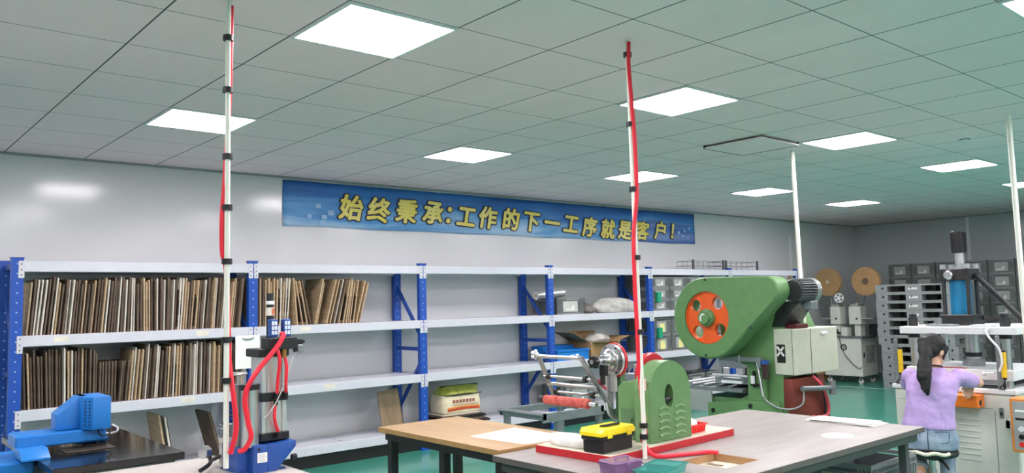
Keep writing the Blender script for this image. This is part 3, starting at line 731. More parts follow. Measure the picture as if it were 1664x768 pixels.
sp = thing('small_press', 'small green bench press with an arched cover on the red board', 'press', (3.42, 2.9, .79))
AX, AZ = 3.418, 1.03
def arch(w_, zt, z0=.7905, n=28):
    return [(AX-w_, z0), (AX+w_, z0)]+[(AX+w_*math.cos(PI*i/n), AZ+(zt-AZ)*math.sin(PI*i/n)) for i in range(n+1)]
me = cut(MB().prism(arch(.172, 1.203), 'y', 2.735, 2.835, .008), [MB().prism([(AX+.035*math.cos(a*PI/16)-.01, 1.02+.062*math.sin(a*PI/16)) for a in range(32)], 'y', 2.7, 2.80)])
ac = obj('arch_cover', me, GREEN, sp)
obj('hole_back', MB().prism([(AX+.035*math.cos(a*PI/16)-.01, 1.02+.062*math.sin(a*PI/16)) for a in range(32)], 'y', 2.799, 2.8005), BLACK, sp)
obj('light_gap', MB().prism([(AX-.008, 1.03), (AX+.024, 1.03), (AX+.024, 1.05), (AX+.012, 1.073), (AX-.008, 1.08)], 'y', 2.797, 2.7985), LABELW, sp, label='pale opening seen through the hole')
obj('shaft_nut', MB().cyl((AX-.012, 2.745, 1.005), (AX-.012, 2.80, 1.005), .018, n=6).cyl((AX-.03, 2.75, 1.003), (AX+.03, 2.75, 1.003), .009, n=8), DARK, sp)
for sx in (-1, 1):
    for k in range(5):
        z = .955-.034*k; cx = AX-.055 if sx < 0 else AX+.072
        b = MB(); n = 10
        pts = [(cx-.04+.08*i/n, z+.010*math.sin(PI*i/n)) for i in range(n+1)]
        b.tube([(x, 2.7345, zz) for x, zz in pts], .0075, 6, smooth=False)
        obj('louvre', b, mat('louvre_green', (118, 158, 106), .3, var=.04), ac)
obj('press_body', MB().prism([(2.835, .7905), (2.985, .7905), (2.985, 1.06), (2.95, 1.09), (2.835, 1.11)], 'x', 3.285, 3.56, .008), GREEN, sp)
obj('side_plate', MB().box((3.277, 2.86, .84), (3.285, 2.96, .95), .002), GREEN2, sp)
obj('handle', MB().tube([(3.279, 2.88, .90), (3.26, 2.88, .895), (3.26, 2.88, .83), (3.279, 2.88, .825)], .006, 6), GREEN2, sp)
obj('rear_flywheel', MB().lathe([(.0, 0), (.11, 0), (.115, .01), (.115, .03), (.11, .04), (0, .04)], (3.42, 2.84, 1.125), (0, 1, 0), 36), RED, sp, label='red flywheel rim peeping over the cover')
obj('ram_head', MB().box((3.33, 2.87, 1.095), (3.45, 2.97, 1.13), .004).cyl((3.36, 2.91, 1.13), (3.36, 2.91, 1.18), .018).cyl((3.42, 2.94, 1.13), (3.42, 2.94, 1.165), .014), STEEL, sp)
obj('warning_plate', MB().box((3.244, 2.75, 1.06), (3.2458, 2.80, 1.12), 0), mat('plate_pink', (222, 190, 180), .5), sp)

# unwinding stand behind it: roller frame with red rubber roll, handwheel disc
rs = thing('roller_stand', 'steel roller stand with red rubber roll and bright round clutch disc', 'roller stand', (3.52, 3.25, .79))
def bar(p0, p1, wd, th, m_, nm, parent):
    d = Vector(p1)-Vector(p0); L = d.length; M = Matrix.Translation((Vector(p0)+Vector(p1))/2) @ d.to_track_quat('Z', 'Y').to_matrix().to_4x4()
    return obj(nm, MB().box((-wd/2, -th/2, -L/2), (wd/2, th/2, L/2), .002, M), m_, parent)
bar((3.262, 3.235, 1.215), (3.50, 3.235, .90), .034, .012, GREYS, 'arm', rs)
bar((3.275, 3.60, 1.215), (3.40, 3.60, .955), .034, .012, GREYS, 'arm', rs)
for k, (x, z, r) in enumerate(((3.277, 1.203, .011), (3.335, 1.082, .008), (3.365, 1.034, .011), (3.392, .985, .008))):
    rl = obj('roller', MB().cyl((x, 3.225, z), (x, 3.615, z), r, n=16), STEEL, rs)
    if k in (1, 3):
        for yy in (3.27, 3.575): obj('collar', MB().cyl((x, yy-.01, z), (x, yy+.01, z), .018, n=14), BLACK, rl)
obj('cross_link', MB().tube([(3.36, 3.34, .985), (3.40, 3.28, 1.0), (3.43, 3.25, 1.0)], .008, 8), GREYS, rs)
hk = obj('clamp_star', MB().ball((3.272, 3.612, 1.212), .018), STEEL, rs)
for k in range(5):
    a = 2*PI*k/5; obj('lug', MB().ball((3.272+.02*math.cos(a), 3.625, 1.212+.02*math.sin(a)), .012, 8), WHITE, hk)
rr = obj('rubber_roll', MB().lathe([(.0, 0), (.0265, 0), (.028, .006), (.0275, .12), (.0285, .2), (.027, .33), (.0265, .355), (0, .355)], (3.315, 3.23, .947), (0, 1, 0)), mat('rubber_red', (168, 62, 56), .6, rgb2=(196, 96, 86), scale=30, bump=.3, bscale=60), rs, label='red rubber covered roll')
obj('roll_shaft', MB().cyl((3.315, 3.17, .947), (3.315, 3.62, .947), .014, n=14), STEEL, rs)
obj('roll_end', MB().cyl((3.315, 3.60, .947), (3.315, 3.635, .947), .02, n=14), DARK, rs)
bar((3.50, 3.235, 1.10), (3.50, 3.235, .87), .03, .02, GREYS, 'upright', rs)
obj('curved_foot', MB().tube([(3.47, 3.235, .95), (3.485, 3.235, .88), (3.52, 3.21, .845), (3.57, 3.17, .843), (3.60, 3.12, .845)], .013, 8), STEEL, rs)
obj('upright_plate', MB().box((3.49, 3.19, 1.0), (3.515, 3.27, 1.16), .003), ALU, rs)
dk = obj('clutch_disc', MB().lathe([(0, 0), (.030, 0), (.034, .006), (.040, .03), (.048, .034), (.056, .05), (.066, .054), (.068, .068), (.092, .072), (.094, .08), (.094, .09), (0, .09)], (3.42, 3.215, 1.18), (1, 0, 0), 40), STEEL, rs)
for k in range(6):
    a = 2*PI*k/6; obj('bolt', MB().cyl((3.487, 3.215+.08*math.cos(a), 1.18+.08*math.sin(a)), (3.495, 3.215+.08*math.cos(a), 1.18+.08*math.sin(a)), .006, n=8), DARK, dk)
obj('red_flange', MB().lathe([(0, 0), (.098, 0), (.1, .004), (.1, .016), (.097, .02), (0, .02)], (3.511, 3.215, 1.18), (1, 0, 0), 40), RED, rs)
obj('spindle', MB().cyl((3.33, 3.215, 1.18), (3.60, 3.215, 1.18), .013), STEEL, rs)
kn = obj('clamp_knob', MB().cyl((3.335, 3.215, 1.18), (3.365, 3.215, 1.18), .03, n=18), BLACK, rs)
for k in range(6):
    a = 2*PI*k/6; obj('lobe', MB().cyl((3.336, 3.215+.028*math.cos(a), 1.18+.028*math.sin(a)), (3.364, 3.215+.028*math.cos(a), 1.18+.028*math.sin(a)), .010, n=8), BLACK, kn)
obj('knob_lever', MB().cyl((3.40, 3.23, 1.06), (3.44, 3.21, 1.02), .008, n=10).ball((3.40, 3.23, 1.063), .016, 10), mat('lever_rose', (190, 70, 90), .4), rs)
obj('shaft_support', MB().box((3.54, 3.19, .86), (3.60, 3.235, 1.20), .004).box((3.53, 3.10, .86), (3.60, 3.235, .90), .003), GREEN2, rs)
obj('bracket_arm', MB().box((3.38, 3.16, 1.10), (3.41, 3.205, 1.16), .003).box((3.38, 3.18, 1.05), (3.405, 3.2, 1.11), .002), BLACK, rs)
obj('base_bar', MB().box((3.48, 3.14, .791), (3.60, 3.17, .87), .003), GREEN2, rs)

# steel bench frame beyond the tables
bf = thing('bench_frame', 'grey steel bench frame of open channels beyond the oak table', 'bench', (4.35, 4.7, 0))
bx0, bx1, by0, by1, bz = 4.09, 4.75, 4.46, 4.96, .70
for a, b in (((bx0, by0, bz-.05), (bx0+.04, by1, bz)), ((bx0, by0, bz-.07), (bx1, by0+.012, bz)), ((bx0, by1-.03, bz-.05), (bx1, by1, bz)), ((bx1-.04, by0, bz-.05), (bx1, by1, bz))):
    obj('channel', MB().box(a, b, .003), GREYS, bf)
for x, y in ((bx0+.035, by1-.05), (bx0+.18, by0+.035), (bx1-.03, by0+.035), (bx1-.03, by1-.03)): obj('leg', MB().box((x-.022, y-.022, 0), (x+.022, y+.022, bz-.05), .003), GREYS, bf)
obj('stop_rod', MB().cyl((bx0-.006, by0+.0, bz-.012), (bx0-.006, by1, bz-.012), .012, n=10), GREYS, bf)

# tool box, boxes, red basket, plastic film
M = Matrix.Translation((2.995, 2.795, .7905)) @ Matrix.Rotation(.06, 4, 'Z')
tb = thing('toolbox', 'black toolbox with a yellow lid on the red board', 'toolbox', (2.995, 2.795, .7905), .06)
w2, d2 = .125, .07
m = MB(); rings = []
m.box((-w2+.008, -d2+.006, .0), (w2-.008, d2-.006, .082), .006).box((-w2, -d2, .06), (w2, d2, .084), .006)
obj('box_body', m, BLACK, tb, world=False)
lid = MB(); outl = [(-w2-.004, .082), (w2+.004, .082), (w2+.004, .10), (w2-.012, .118), (-w2+.012, .118), (-w2-.004, .10)]
lid.prism(outl, 'y', -d2-.004, d2+.004, .006)
ld = obj('lid', lid, YELLOW, tb, world=False, label='yellow lid')
obj('carry_handle', MB().tube([(-.055, -.0, .119), (-.05, -.03, .126), (.05, -.03, .126), (.055, 0, .119)], .007, 8, smooth=False), BLACK, ld, world=False)
ld.children[-1].location = (0, 0, 0)
for sx in (-1, 1): obj('latch', MB().box((sx*.075-.018, -d2-.009, .072), (sx*.075+.018, -d2-.003, .10), .002), YELLOW, tb, world=False, label='yellow latch')
def openbox(name, label, cat, loc, rz, wd, dp, h, m_, taper=.85, th=.003, extra=None, group=None):
    t = thing(name, label, cat, loc, rz, group); m = MB(); rings = []
    for (k, z) in ((taper, 0), (1, h), (1, h), (taper, .004)):
        pass
    def rect(k, z, ins): return [m.bm.verts.new((sx*(wd/2*k-ins), sy*(dp/2*k-ins), z)) for sx, sy in ((-1, -1), (1, -1), (1, 1), (-1, 1))]
    A, B, Cc, D = rect(taper, 0, 0), rect(1, h, 0), rect(1, h, th), rect(taper, th, th)
    for a, b in ((A, B), (B, Cc), (Cc, D)):
        for i in range(4): m.bm.faces.new((a[i], a[(i+1) % 4], b[(i+1) % 4], b[i]))
    m.bm.faces.new(A[::-1]); m.bm.faces.new(D)
    obj('box_body', m, m_, t, world=False)
    e = .006
    obj('rim', MB().ring([(-wd/2-e, -dp/2-e), (wd/2+e, -dp/2-e), (wd/2+e, dp/2+e), (-wd/2-e, dp/2+e)], [(-wd/2+th, -dp/2+th), (wd/2-th, -dp/2+th), (wd/2-th, dp/2-th), (-wd/2+th, dp/2-th)], 'z', h-.006, h), m_, t, world=False)
    return t
t = openbox('parts_basket', 'small red ribbed plastic basket on the end of the red board', 'basket', (3.70, 2.83, .7905), .05, .15, .11, .045, REDP, .9)
for k in range(7): obj('rib', MB().box((-.066+k*.02, -.056, .004), (-.06+k*.02, -.049, .038)), REDP, t, world=False)
blob('plastic_bag', (3.69, 2.835, .797), (.058, .04, .042), mat('bag_white', (234, 234, 226), .35, bump=.3, bscale=20), 'small white plastic bag in the red basket', 'plastic bag', 14)
PURP = mat('box_purple', (206, 172, 214), .2, trans=.75, var=.03); TEAL = mat('box_teal', (130, 222, 214), .2, trans=.75, var=.03)
t = openbox('parts_case', 'translucent purple plastic case with closed lid on the grey table', 'plastic case', (2.755, 2.50, .7505), -.15, .155, .11, .052, PURP, .93)
obj('lid', MB().box((-.082, -.059, .053), (.082, .059, .066), .006), PURP, t, world=False)
obj('lid_handle', MB().tube([(-.035, -.01, .066), (-.03, -.01, .078), (.03, -.01, .078), (.035, -.01, .066)], .006, 8), PURP, t, world=False)
obj('latch', MB().box((-.015, -.066, .036), (.015, -.058, .062), .002), PURP, t, world=False)
openbox('parts_tray', 'translucent teal plastic tray, the one touching the purple case', 'plastic tray', (2.80, 2.335, .7505), .25, .12, .15, .04, TEAL, .86, group='teal plastic trays')
openbox('parts_tray', 'translucent teal plastic tray, the one nearer the table cut-out', 'plastic tray', (2.935, 2.385, .7505), .25, .12, .15, .04, TEAL, .86, group='teal plastic trays')
blob('film_bundle', (2.955, 3.02, .7905), (.055, .16, .042), mat('film_white', (236, 236, 234), .35, bump=.3, bscale=18), 'folded bundle of white plastic film on the red board end', 'plastic film', 21, amp=.12)
sheet('paper_sheet', [(2.935, 3.27), (3.3, 3.27), (3.26, 3.20), (2.935, 3.20)], .7505, .0012, PAPER, 'white paper strip on the grey table behind the red board')
sheet('paper_sheet', [(2.90, 3.17), (3.27, 3.165), (3.26, 2.90), (3.06, 2.90)], .7905, .0015, PAPER, 'white paper sheet on the red board behind the toolbox')

# ------------------------------------------------------------ poles
def pole(name, label, base, top, r, hose=None, tapes=()):
    t = thing(name, label, 'pole', base); b, tp = Vector(base), Vector(top)
    obj('conduit', MB().cyl(b, tp, r, n=16), CREAM, t)
    at = lambda k: b.lerp(tp, k)
    if hose: obj('air_hose', MB().tube([at(k)+Vector(o) for k, o in hose], .0105, 10), REDH, t, label='red air hose')
    for k in tapes:
        obj('tape', MB().cyl(at(k)-Vector((0, 0, .012)), at(k)+Vector((0, 0, .012)), r*1.35 if not hose else r*1.9, n=14), BLACK, t, label='black tape band')
    return t
sd = Vector((-_rt.x, -_rt.y, 0))     # sideways
def so(k, y=0): return (-_rt.x*k, -_rt.y*k, 0) if not y else (-_rt.x*k-.5*y, -_rt.y*k-.85*y, 0)
pole('air_pole', 'slim white air pole with red hose beside the blue pneumatic press', (1.316, 3.395, .868), (1.319, 3.397, CEIL-.001), .0115,
     [(.99, so(-.010, -.018)), (.80, so(-.004, -.02)), (.62, so(.012, -.012)), (.585, so(.014, 0)), (.52, so(.022, 0)), (.45, so(.020, 0)), (.41, so(.006, -.018)), (.26, so(-.006, -.02)), (.215, so(-.010, -.016)), (.15, so(-.030)), (.08, so(-.042)), (.03, so(-.02, .012))],
     (.915, .80, .655, .545, .43, .265, .18))
pole('air_pole', 'white air pole with red hose rising from the grey table', (3.10, 2.650, .751), (3.166, 2.728, CEIL-.001), .0115,
     [(.995, so(-.004, .016)), (.93, so(.002, .02)), (.85, so(-.004, .02)), (.75, so(-.014, .012)), (.62, so(-.014, .01)), (.52, so(.012, .012)), (.40, so(.016, .008)), (.30, so(.014, .008)), (.20, so(.010, .0)), (.12, so(-.006, -.02)), (.055, so(-.01, -.01))],
     (.965, .79, .63, .465, .29, .075, .05))
solo('air_hose', MB().tube([(3.10, 2.668, .85), (3.122, 2.645, .785), (3.14, 2.60, .762), (3.24, 2.555, .762), (3.38, 2.50, .762), (3.41, 2.47, .762), (3.415, 2.45, .762)], .011, 10), REDH, 'red air hose end lying on the grey table by the cut-out', 'hose', loc=(3.14, 2.6, .751))
pole('conduit_pole', 'white conduit pole from the ceiling to the ivory control box', (6.875, 3.93, 1.243), (6.875, 3.957, CEIL-.001), .02)
pole('conduit_pole', 'white conduit pole beside the four column press', (6.86, 2.115, .0), (6.88, 2.145, CEIL-.001), .02)

# ------------------------------------------------------------ blue pneumatic press
pp = thing('pneumatic_press', 'blue and aluminium pneumatic bench press with red hoses', 'press', (1.70, 3.82, .751))
Yp = 3.75
obj('base_column', MB().prism([(1.585, .751), (1.655, .751), (1.655, .875), (1.60, .885), (1.585, .88)], 'y', Yp+.0, Yp+.24, .003).box((1.535, Yp+.06, .751), (1.60, Yp+.26, .872), .004), BLUEB, pp)
obj('bracket', MB().prism([(1.655, .751), (1.70, .751), (1.80, .855), (1.80, .882), (1.655, .875)], 'y', Yp+.0, Yp+.24, .003), BLUEB, pp)
pl = obj('name_plate', MB().box((1.603, Yp-.004, .80), (1.652, Yp-.0005, .845), .001), LABELW, pp)
m = MB()
for k in range(4): m.box((1.610, Yp-.0052, .835-k*.009), (1.635+.008*(k % 2), Yp-.0035, .8365-k*.009))
obj('print', m, mat('print_grey', (120, 130, 150), .6), pl)
obj('bolt', MB().cyl((1.612, Yp-.004, .862), (1.612, Yp+.002, .862), .007, n=10), DARK, pp)
obj('base_plate', MB().box((1.53, Yp+.03, .7505), (1.76, Yp+.27, .757), .002), BLUEB, pp)
cy1 = obj('guide_cylinder', MB().cyl((1.592, Yp+.06, .872), (1.592, Yp+.06, 1.14), .043, n=28), STEEL, pp)
obj('cylinder_cap', MB().cyl((1.592, Yp+.06, 1.14), (1.592, Yp+.06, 1.165), .046, n=28), BLACK, cy1)
obj('rear_tube', MB().cyl((1.555, Yp+.12, .872), (1.555, Yp+.12, 1.165), .022, n=18), GREYS, cy1)
obj('top_disc', MB().lathe([(0, 0), (.038, 0), (.042, .004), (.04, .012), (0, .014)], (1.545, Yp+.08, 1.212), (0, 0, 1)).cyl((1.545, Yp+.08, 1.165), (1.545, Yp+.08, 1.214), .008, n=10), STEEL, cy1)
def profile(x0, x1, y0, y1):
    return [(x0, y0), (x0+.02, y0), (x0+.024, y0+.006), (x0+.03, y0), (x1-.03, y0), (x1-.024, y0+.006), (x1-.02, y0), (x1, y0), (x1, y1), (x0, y1)]
obj('air_cylinder', MB().prism(profile(1.652, 1.778, Yp+.06, Yp+.19), 'z', .92, 1.29), ALU, pp)
obj('bottom_block', MB().box((1.643, Yp+.05, .885), (1.79, Yp+.2, .925), .004), BLACK, pp)
obj('middle_block', MB().box((1.646, Yp+.052, 1.075), (1.784, Yp+.198, 1.118), .003), BLACK, pp)
obj('head_block', MB().box((1.628, Yp+.04, 1.29), (1.784, Yp+.2, 1.33), .004), BLACK, pp)
vb = obj('valve_block', MB().box((1.665, Yp+.01, 1.325), (1.815, Yp+.10, 1.382), .003), BLACK, pp)
obj('solenoid', MB().box((1.815, Yp+.02, 1.345), (1.85, Yp+.07, 1.372), .004).cyl((1.85, Yp+.045, 1.358), (1.865, Yp+.045, 1.358), .010, n=10), BLACK, vb)
obj('plug', MB().box((1.818, Yp+.015, 1.305), (1.848, Yp+.075, 1.343), .004), GREYS, vb)
for x in (1.701, 1.768):
    mu = obj('muffler', MB().box((x-.019, Yp+.025, 1.385), (x+.019, Yp+.065, 1.472), .004), BLUEB, pp)
    m = MB()
    for i in range(2):
        for j in range(3): m.box((x-.014+i*.015, Yp+.0235, 1.398+j*.023), (x-.002+i*.015, Yp+.026, 1.416+j*.023))
    obj('window_print', m, mat('muffler_white', (214, 226, 238), .4), mu)
obj('regulator', MB().cyl((1.707, Yp+.09, 1.382), (1.707, Yp+.09, 1.60), .018, n=16), DARK, pp)
rg = obj('regulator_label', MB().cyl((1.707, Yp+.09, 1.49), (1.707, Yp+.09, 1.53), .0205, n=16), mat('label_cream', (230, 222, 208), .5), pp)
obj('orange_mark', MB().box((1.707, Yp+.067, 1.494), (1.719, Yp+.07, 1.526)), mat('mark_orange', (206, 110, 80), .5), rg)
obj('regulator_ring', MB().cyl((1.707, Yp+.09, 1.545), (1.707, Yp+.09, 1.562), .021, n=16), WHITE, pp)
obj('air_hose', MB().tube([(1.735, Yp+.02, 1.40), (1.73, Yp-.01, 1.39), (1.68, Yp-.03, 1.33), (1.58, Yp-.03, 1.22), (1.535, Yp-.02, 1.12), (1.55, Yp-.02, 1.00), (1.565, Yp-.02, .93), (1.545, Yp+.0, .875), (1.535, Yp+.04, .86)], .012, 10), REDH, pp, label='long red air hose')
obj('air_hose', MB().tube([(1.714, Yp+.02, 1.325), (1.716, Yp+.0, 1.27), (1.714, Yp+.015, 1.19), (1.716, Yp+.03, 1.115)], .0085, 8), REDH, pp, label='short red hose')
obj('air_hose', MB().tube([(1.755, Yp+.03, 1.29), (1.76, Yp+.02, 1.24), (1.757, Yp+.02, 1.16), (1.765, Yp+.035, 1.115)], .0085, 8), REDH, pp, label='short red hose')
obj('air_hose', MB().tube([(1.712, Yp+.04, 1.07), (1.703, Yp+.03, 1.02), (1.705, Yp+.03, .98), (1.725, Yp+.04, .93)], .0085, 8), REDH, pp, label='short red hose')
obj('brass_fitting', MB().cyl((1.752, Yp+.03, 1.285), (1.752, Yp+.03, 1.326), .014, n=12), mat('brass', (176, 136, 74), .3, .9), pp)
for x, z in ((1.714, 1.325), (1.716, 1.10), (1.762, 1.10), (1.71, 1.072), (1.72, .915)):
    obj('fitting', MB().cyl((x, Yp+.03, z-.014), (x, Yp+.03, z+.012), .011, n=12), BLACK, pp)
obj('sensor_wire', MB().tube([(1.82, Yp+.03, 1.31), (1.79, Yp+.02, 1.27), (1.75, Yp+.02, 1.16), (1.70, Yp+.02, 1.06), (1.65, Yp+.03, 1.0)], .003, 6), mat('wire_grey', (190, 190, 190), .5), pp)
obj('hex_screw', MB().cyl((1.786, Yp+.02, .80), (1.81, Yp+.02, .80), .016, n=6), BLACK, pp)
# filter regulator in front
fr = thing('air_filter', 'clear bowl air filter with round gauge standing by the air pole', 'air filter', (1.565, 3.99, .751))
obj('bowl', MB().lathe([(0, 0), (.03, 0), (.036, .01), (.036, .10), (.04, .105), (.04, .13), (0, .13)], (1.605, 4.13, .751), (0, 0, 1)), mat('bowl_clear', (210, 208, 200), .25, trans=.3), fr)
obj('filter_head', MB().cyl((1.605, 4.13, .881), (1.605, 4.13, .945), .036, n=20).box((1.565, 4.10, .89), (1.63, 4.16, .93), .004), GREYS, fr)
obj('gauge', MB().lathe([(0, -.004), (.027, -.004), (.03, 0), (.03, .03), (0, .032)], (1.455, 3.99, .845), (-1, -.45, 0), 24), STEEL, fr)
obj('gauge_face', MB().cyl((1.4515, 3.988, .845), (1.4493, 3.987, .845), .025, n=24), LABELW, fr)
obj('pipe', MB().tube([(1.47, 4.0, .82), (1.50, 4.06, .79), (1.575, 4.13, .79)], .010, 8).tube([(1.48, 4.0, .80), (1.45, 3.96, .785), (1.40, 3.93, .77)], .010, 8), BLACK, fr)
obj('black_tube', MB().tube([(1.575, 4.12, .94), (1.59, 4.10, .985), (1.64, 4.09, .99)], .004, 6), BLACK, fr)

# ------------------------------------------------------------ blue machine with black stone table
bm_ = thing('blue_machine', 'blue c-frame machine with a black stone table', 'machine', (1.1, 5.0, 0))
obj('stand', MB().box((.92, 4.43, 0), (1.45, 5.75, .752), .004), mat('stand_white', (206, 206, 200), .5), bm_)
obj('stone_table', MB().box((.875, 4.395, .753), (1.487, 5.80, .79), .003), mat('black_stone', (26, 26, 27), .12, var=.2, scale=40), bm_)
obj('column', MB().box((.71, 4.80, 0), (.872, 5.25, .78), .008), BLUEM, bm_)
obj('lower_block', MB().prism([(4.72, .7905), (4.93, .7905), (4.93, .84), (4.80, .84), (4.72, .80)], 'x', .80, .93, .004), BLUEM, bm_)
obj('arm', MB().box((.80, 4.90, .828), (1.235, 5.12, .895), .008), BLUEM, bm_)
obj('nose', MB().prism([(4.93, .8355), (5.10, .8355), (5.06, .808), (4.97, .808)], 'x', 1.10, 1.26, .004), BLUEM, bm_)
hd = obj('head_housing', MB().prism([(1.0, .897), (1.145, .897), (1.145, 1.07), (1.113, 1.07), (1.0, .98)], 'y', 4.96, 5.10, .006), BLUEM, bm_)
hb = obj('head_box', MB().prism([(1.11, 4.90), (1.15, 4.84), (1.24, 4.84), (1.24, 5.10), (1.11, 5.10)], 'z', .895, 1.07, .005), BLUEM, bm_)
m = MB(); e = Vector((.04, -.06)); L = e.length; e = e/L; nn = Vector((-.06, -.04)).normalized()
for i in range(2):
    for j in range(8):
        p = Vector((1.11, 4.90))+e*(L*(.3+.4*i)); z = .92+j*.018
        m.cyl((p.x-nn.x*.002, p.y-nn.y*.002, z), (p.x+nn.x*.0012, p.y+nn.y*.0012, z), .0055, n=8)
obj('vent_grille', m, mat('vent_navy', (16, 50, 96), .6), hb)
obj('foot', MB().cyl((1.205, 4.97, .797), (1.205, 4.97, .85), .012).box((1.14, 4.95, .797), (1.25, 5.0, .806), .002), DARK, bm_)
obj('work_plate', MB().box((1.02, 4.82, .7905), (1.262, 5.03, .7965), .002), mat('plate_bronze', (96, 88, 78), .35, .4), bm_)
obj('cable_loop', MB().tube([(1.262, 4.90, .905), (1.285, 4.89, .89), (1.285, 4.89, .87), (1.262, 4.91, .86), (1.225, 4.91, .865)], .006, 6), WHITE, bm_)
obj('black_cable', MB().tube([(1.19, 4.90, .90), (1.20, 4.88, .86), (1.24, 4.88, .858), (1.258, 4.90, .89)], .004, 6), BLACK, bm_)

# ------------------------------------------------------------ green punch press
gp = thing('punch_press', 'tall green punch press with orange flywheel', 'punch press', (6.6, 4.35, 0))
cc = (4.512, 1.342); R_ = .372
P_ = circle(cc, R_, 72)+circle((3.875, 1.60), .098, 36)+circle((3.868, 1.565), .095, 36)
def hull(pts):
    pts = sorted(set(pts))
    def half(p):
        h = []
        for q in p:
            while len(h) > 1 and (h[-1][0]-h[-2][0])*(q[1]-h[-2][1])-(h[-1][1]-h[-2][1])*(q[0]-h[-2][0]) <= 0: h.pop()
            h.append(q)
        return h
    a, b = half(pts), half(pts[::-1]); return a[:-1]+b[:-1]
Hh = hull(P_)
def ray_r(a):
    dx, dy = math.cos(a), math.sin(a); best = 0
    for p, q in zip(Hh, Hh[1:]+Hh[:1]):
        ex, ey = q[0]-p[0], q[1]-p[1]; den = dx*ey-dy*ex
        if abs(den) < 1e-12: continue
        t = ((p[0]-cc[0])*ey-(p[1]-cc[1])*ex)/den; u = ((p[0]-cc[0])*dy-(p[1]-cc[1])*dx)/den
        if t > 0 and -1e-6 <= u <= 1+1e-6: best = max(best, t)
    return best
N = 144
ang = [2*PI*i/N for i in range(N)]
outl = [(cc[0]+ray_r(a)*math.cos(a), cc[1]+ray_r(a)*math.sin(a)) for a in ang]
inn = [(cc[0]+.241*math.cos(a), cc[1]+.241*math.sin(a)) for a in ang]
outs = [(cc[0]+(ray_r(a)-.012)*math.cos(a), cc[1]+(ray_r(a)-.012)*math.sin(a)) for a in ang]
m = MB(); X0, X1 = 6.20, 6.40
rings = [[m.bm.verts.new((x, p[0], p[1])) for p in ps] for x, ps in ((X0+.12, inn), (X0, inn), (X0, outs), (X0+.012, outl), (X1, outl), (X1, inn), (X0+.12, inn))]
for a, b in zip(rings, rings[1:]):
    for i in range(N): m.bm.faces.new((a[i], a[(i+1) % N], b[(i+1) % N], b[i]))
bmesh.ops.remove_doubles(m.bm, verts=m.bm.verts, dist=1e-5)
obj('belt_cover', m, GREEN, gp)
wheel = MB().cyl((X0+.025, cc[0], cc[1]), (X0+.065, cc[0], cc[1]), .238, n=72)
ks = [MB().cyl((X0-.1, cc[0]+.172*math.cos(a), cc[1]+.172*math.sin(a)), (X0+.2, cc[0]+.172*math.cos(a), cc[1]+.172*math.sin(a)), .058, n=28) for a in (.70, .70+PI/2, .70+PI, .70+1.5*PI)]
fw = obj('flywheel', cut(wheel, ks), ORANGE, gp, label='orange flywheel with four round holes')
obj('inner_wheel_rim', MB().ring(circle(cc, .237, 72), circle(cc, .228, 72), 'x', X0+.012, X0+.026), ORANGE, fw)
obj('hub', MB().lathe([(0, -.075), (.055, -.075), (.06, -.068), (.06, -.05), (.078, -.046), (.08, -.04), (.08, 0), (0, 0)], (X0+.03, cc[0], cc[1]), (1, 0, 0), 36), GREEN, gp)
for k in range(6):
    a = k*PI/3+.2; obj('bolt', MB().cyl((X0-.018, cc[0]+.069*math.cos(a), cc[1]+.069*math.sin(a)), (X0-.008, cc[0]+.069*math.cos(a), cc[1]+.069*math.sin(a)), .006, n=6), DARK, gp)
obj('hub_arrow', MB().tube([(X0-.0465, cc[0]+.028, cc[1]-.03), (X0-.0465, cc[0]+.03, cc[1]+.0), (X0-.0465, cc[0]+.012, cc[1]+.03), (X0-.0465, cc[0]-.015, cc[1]+.028)], .007, 6), LABELW, gp)
for p in ((4.506, 1.69), (4.53, 1.0), (4.05, 1.255)): obj('screw', MB().cyl((X0-.006, p[0], p[1]), (X0+.004, p[0], p[1]), .012, n=8), DARK, gp)
# body: c-frame seen from the side
body = [(4.55, 1.28), (3.98, 1.42), (3.90, 1.25), (3.92, .55), (3.80, .45), (3.80, 0), (4.65, 0), (4.65, .53), (4.42, .56), (4.25, .64), (4.22, .72), (4.22, .90), (4.50, .95)]
obj('frame_body', MB().prism(body, 'x', 6.455, 6.62, .006), GREEN, gp)
obj('frame_body', MB().prism(body, 'x', 6.84, 7.02, .006), GREEN, gp)
obj('column_plate', MB().box((6.62, 3.93, .3), (6.84, 4.14, 1.2), .004), GREEN2, gp)
obj('side_rib', MB().box((6.405, 4.06, .60), (6.44, 4.24, .95), .003), GREEN, gp)
obj('bolster', MB().box((6.42, 4.28, .50), (7.04, 4.70, .60), .004), GREEN2, gp)
obj('base_foot', MB().box((6.36, 3.78, 0), (7.06, 4.70, .10), .006).prism([(4.66, .1), (4.66, .55), (4.44, .57), (4.26, .60), (3.95, .60), (3.86, .1)], 'x', 6.37, 6.45, .006), GREEN, gp)
for yy, zz in ((4.60, .48), (4.20, .50), (4.20, .55)): obj('foot_hole', MB().cyl((6.366, yy, zz), (6.374, yy, zz), .022, n=12), BLACK, gp)
obj('top_rail', MB().box((6.34, 4.06, .945), (6.40, 4.50, .985), .003).box((6.34, 4.06, .90), (6.40, 4.085, .95), .002), GREYS, gp)
obj('rail_clip', MB().box((6.33, 4.26, .93), (6.345, 4.28, 1.0), .001), STEEL, gp)
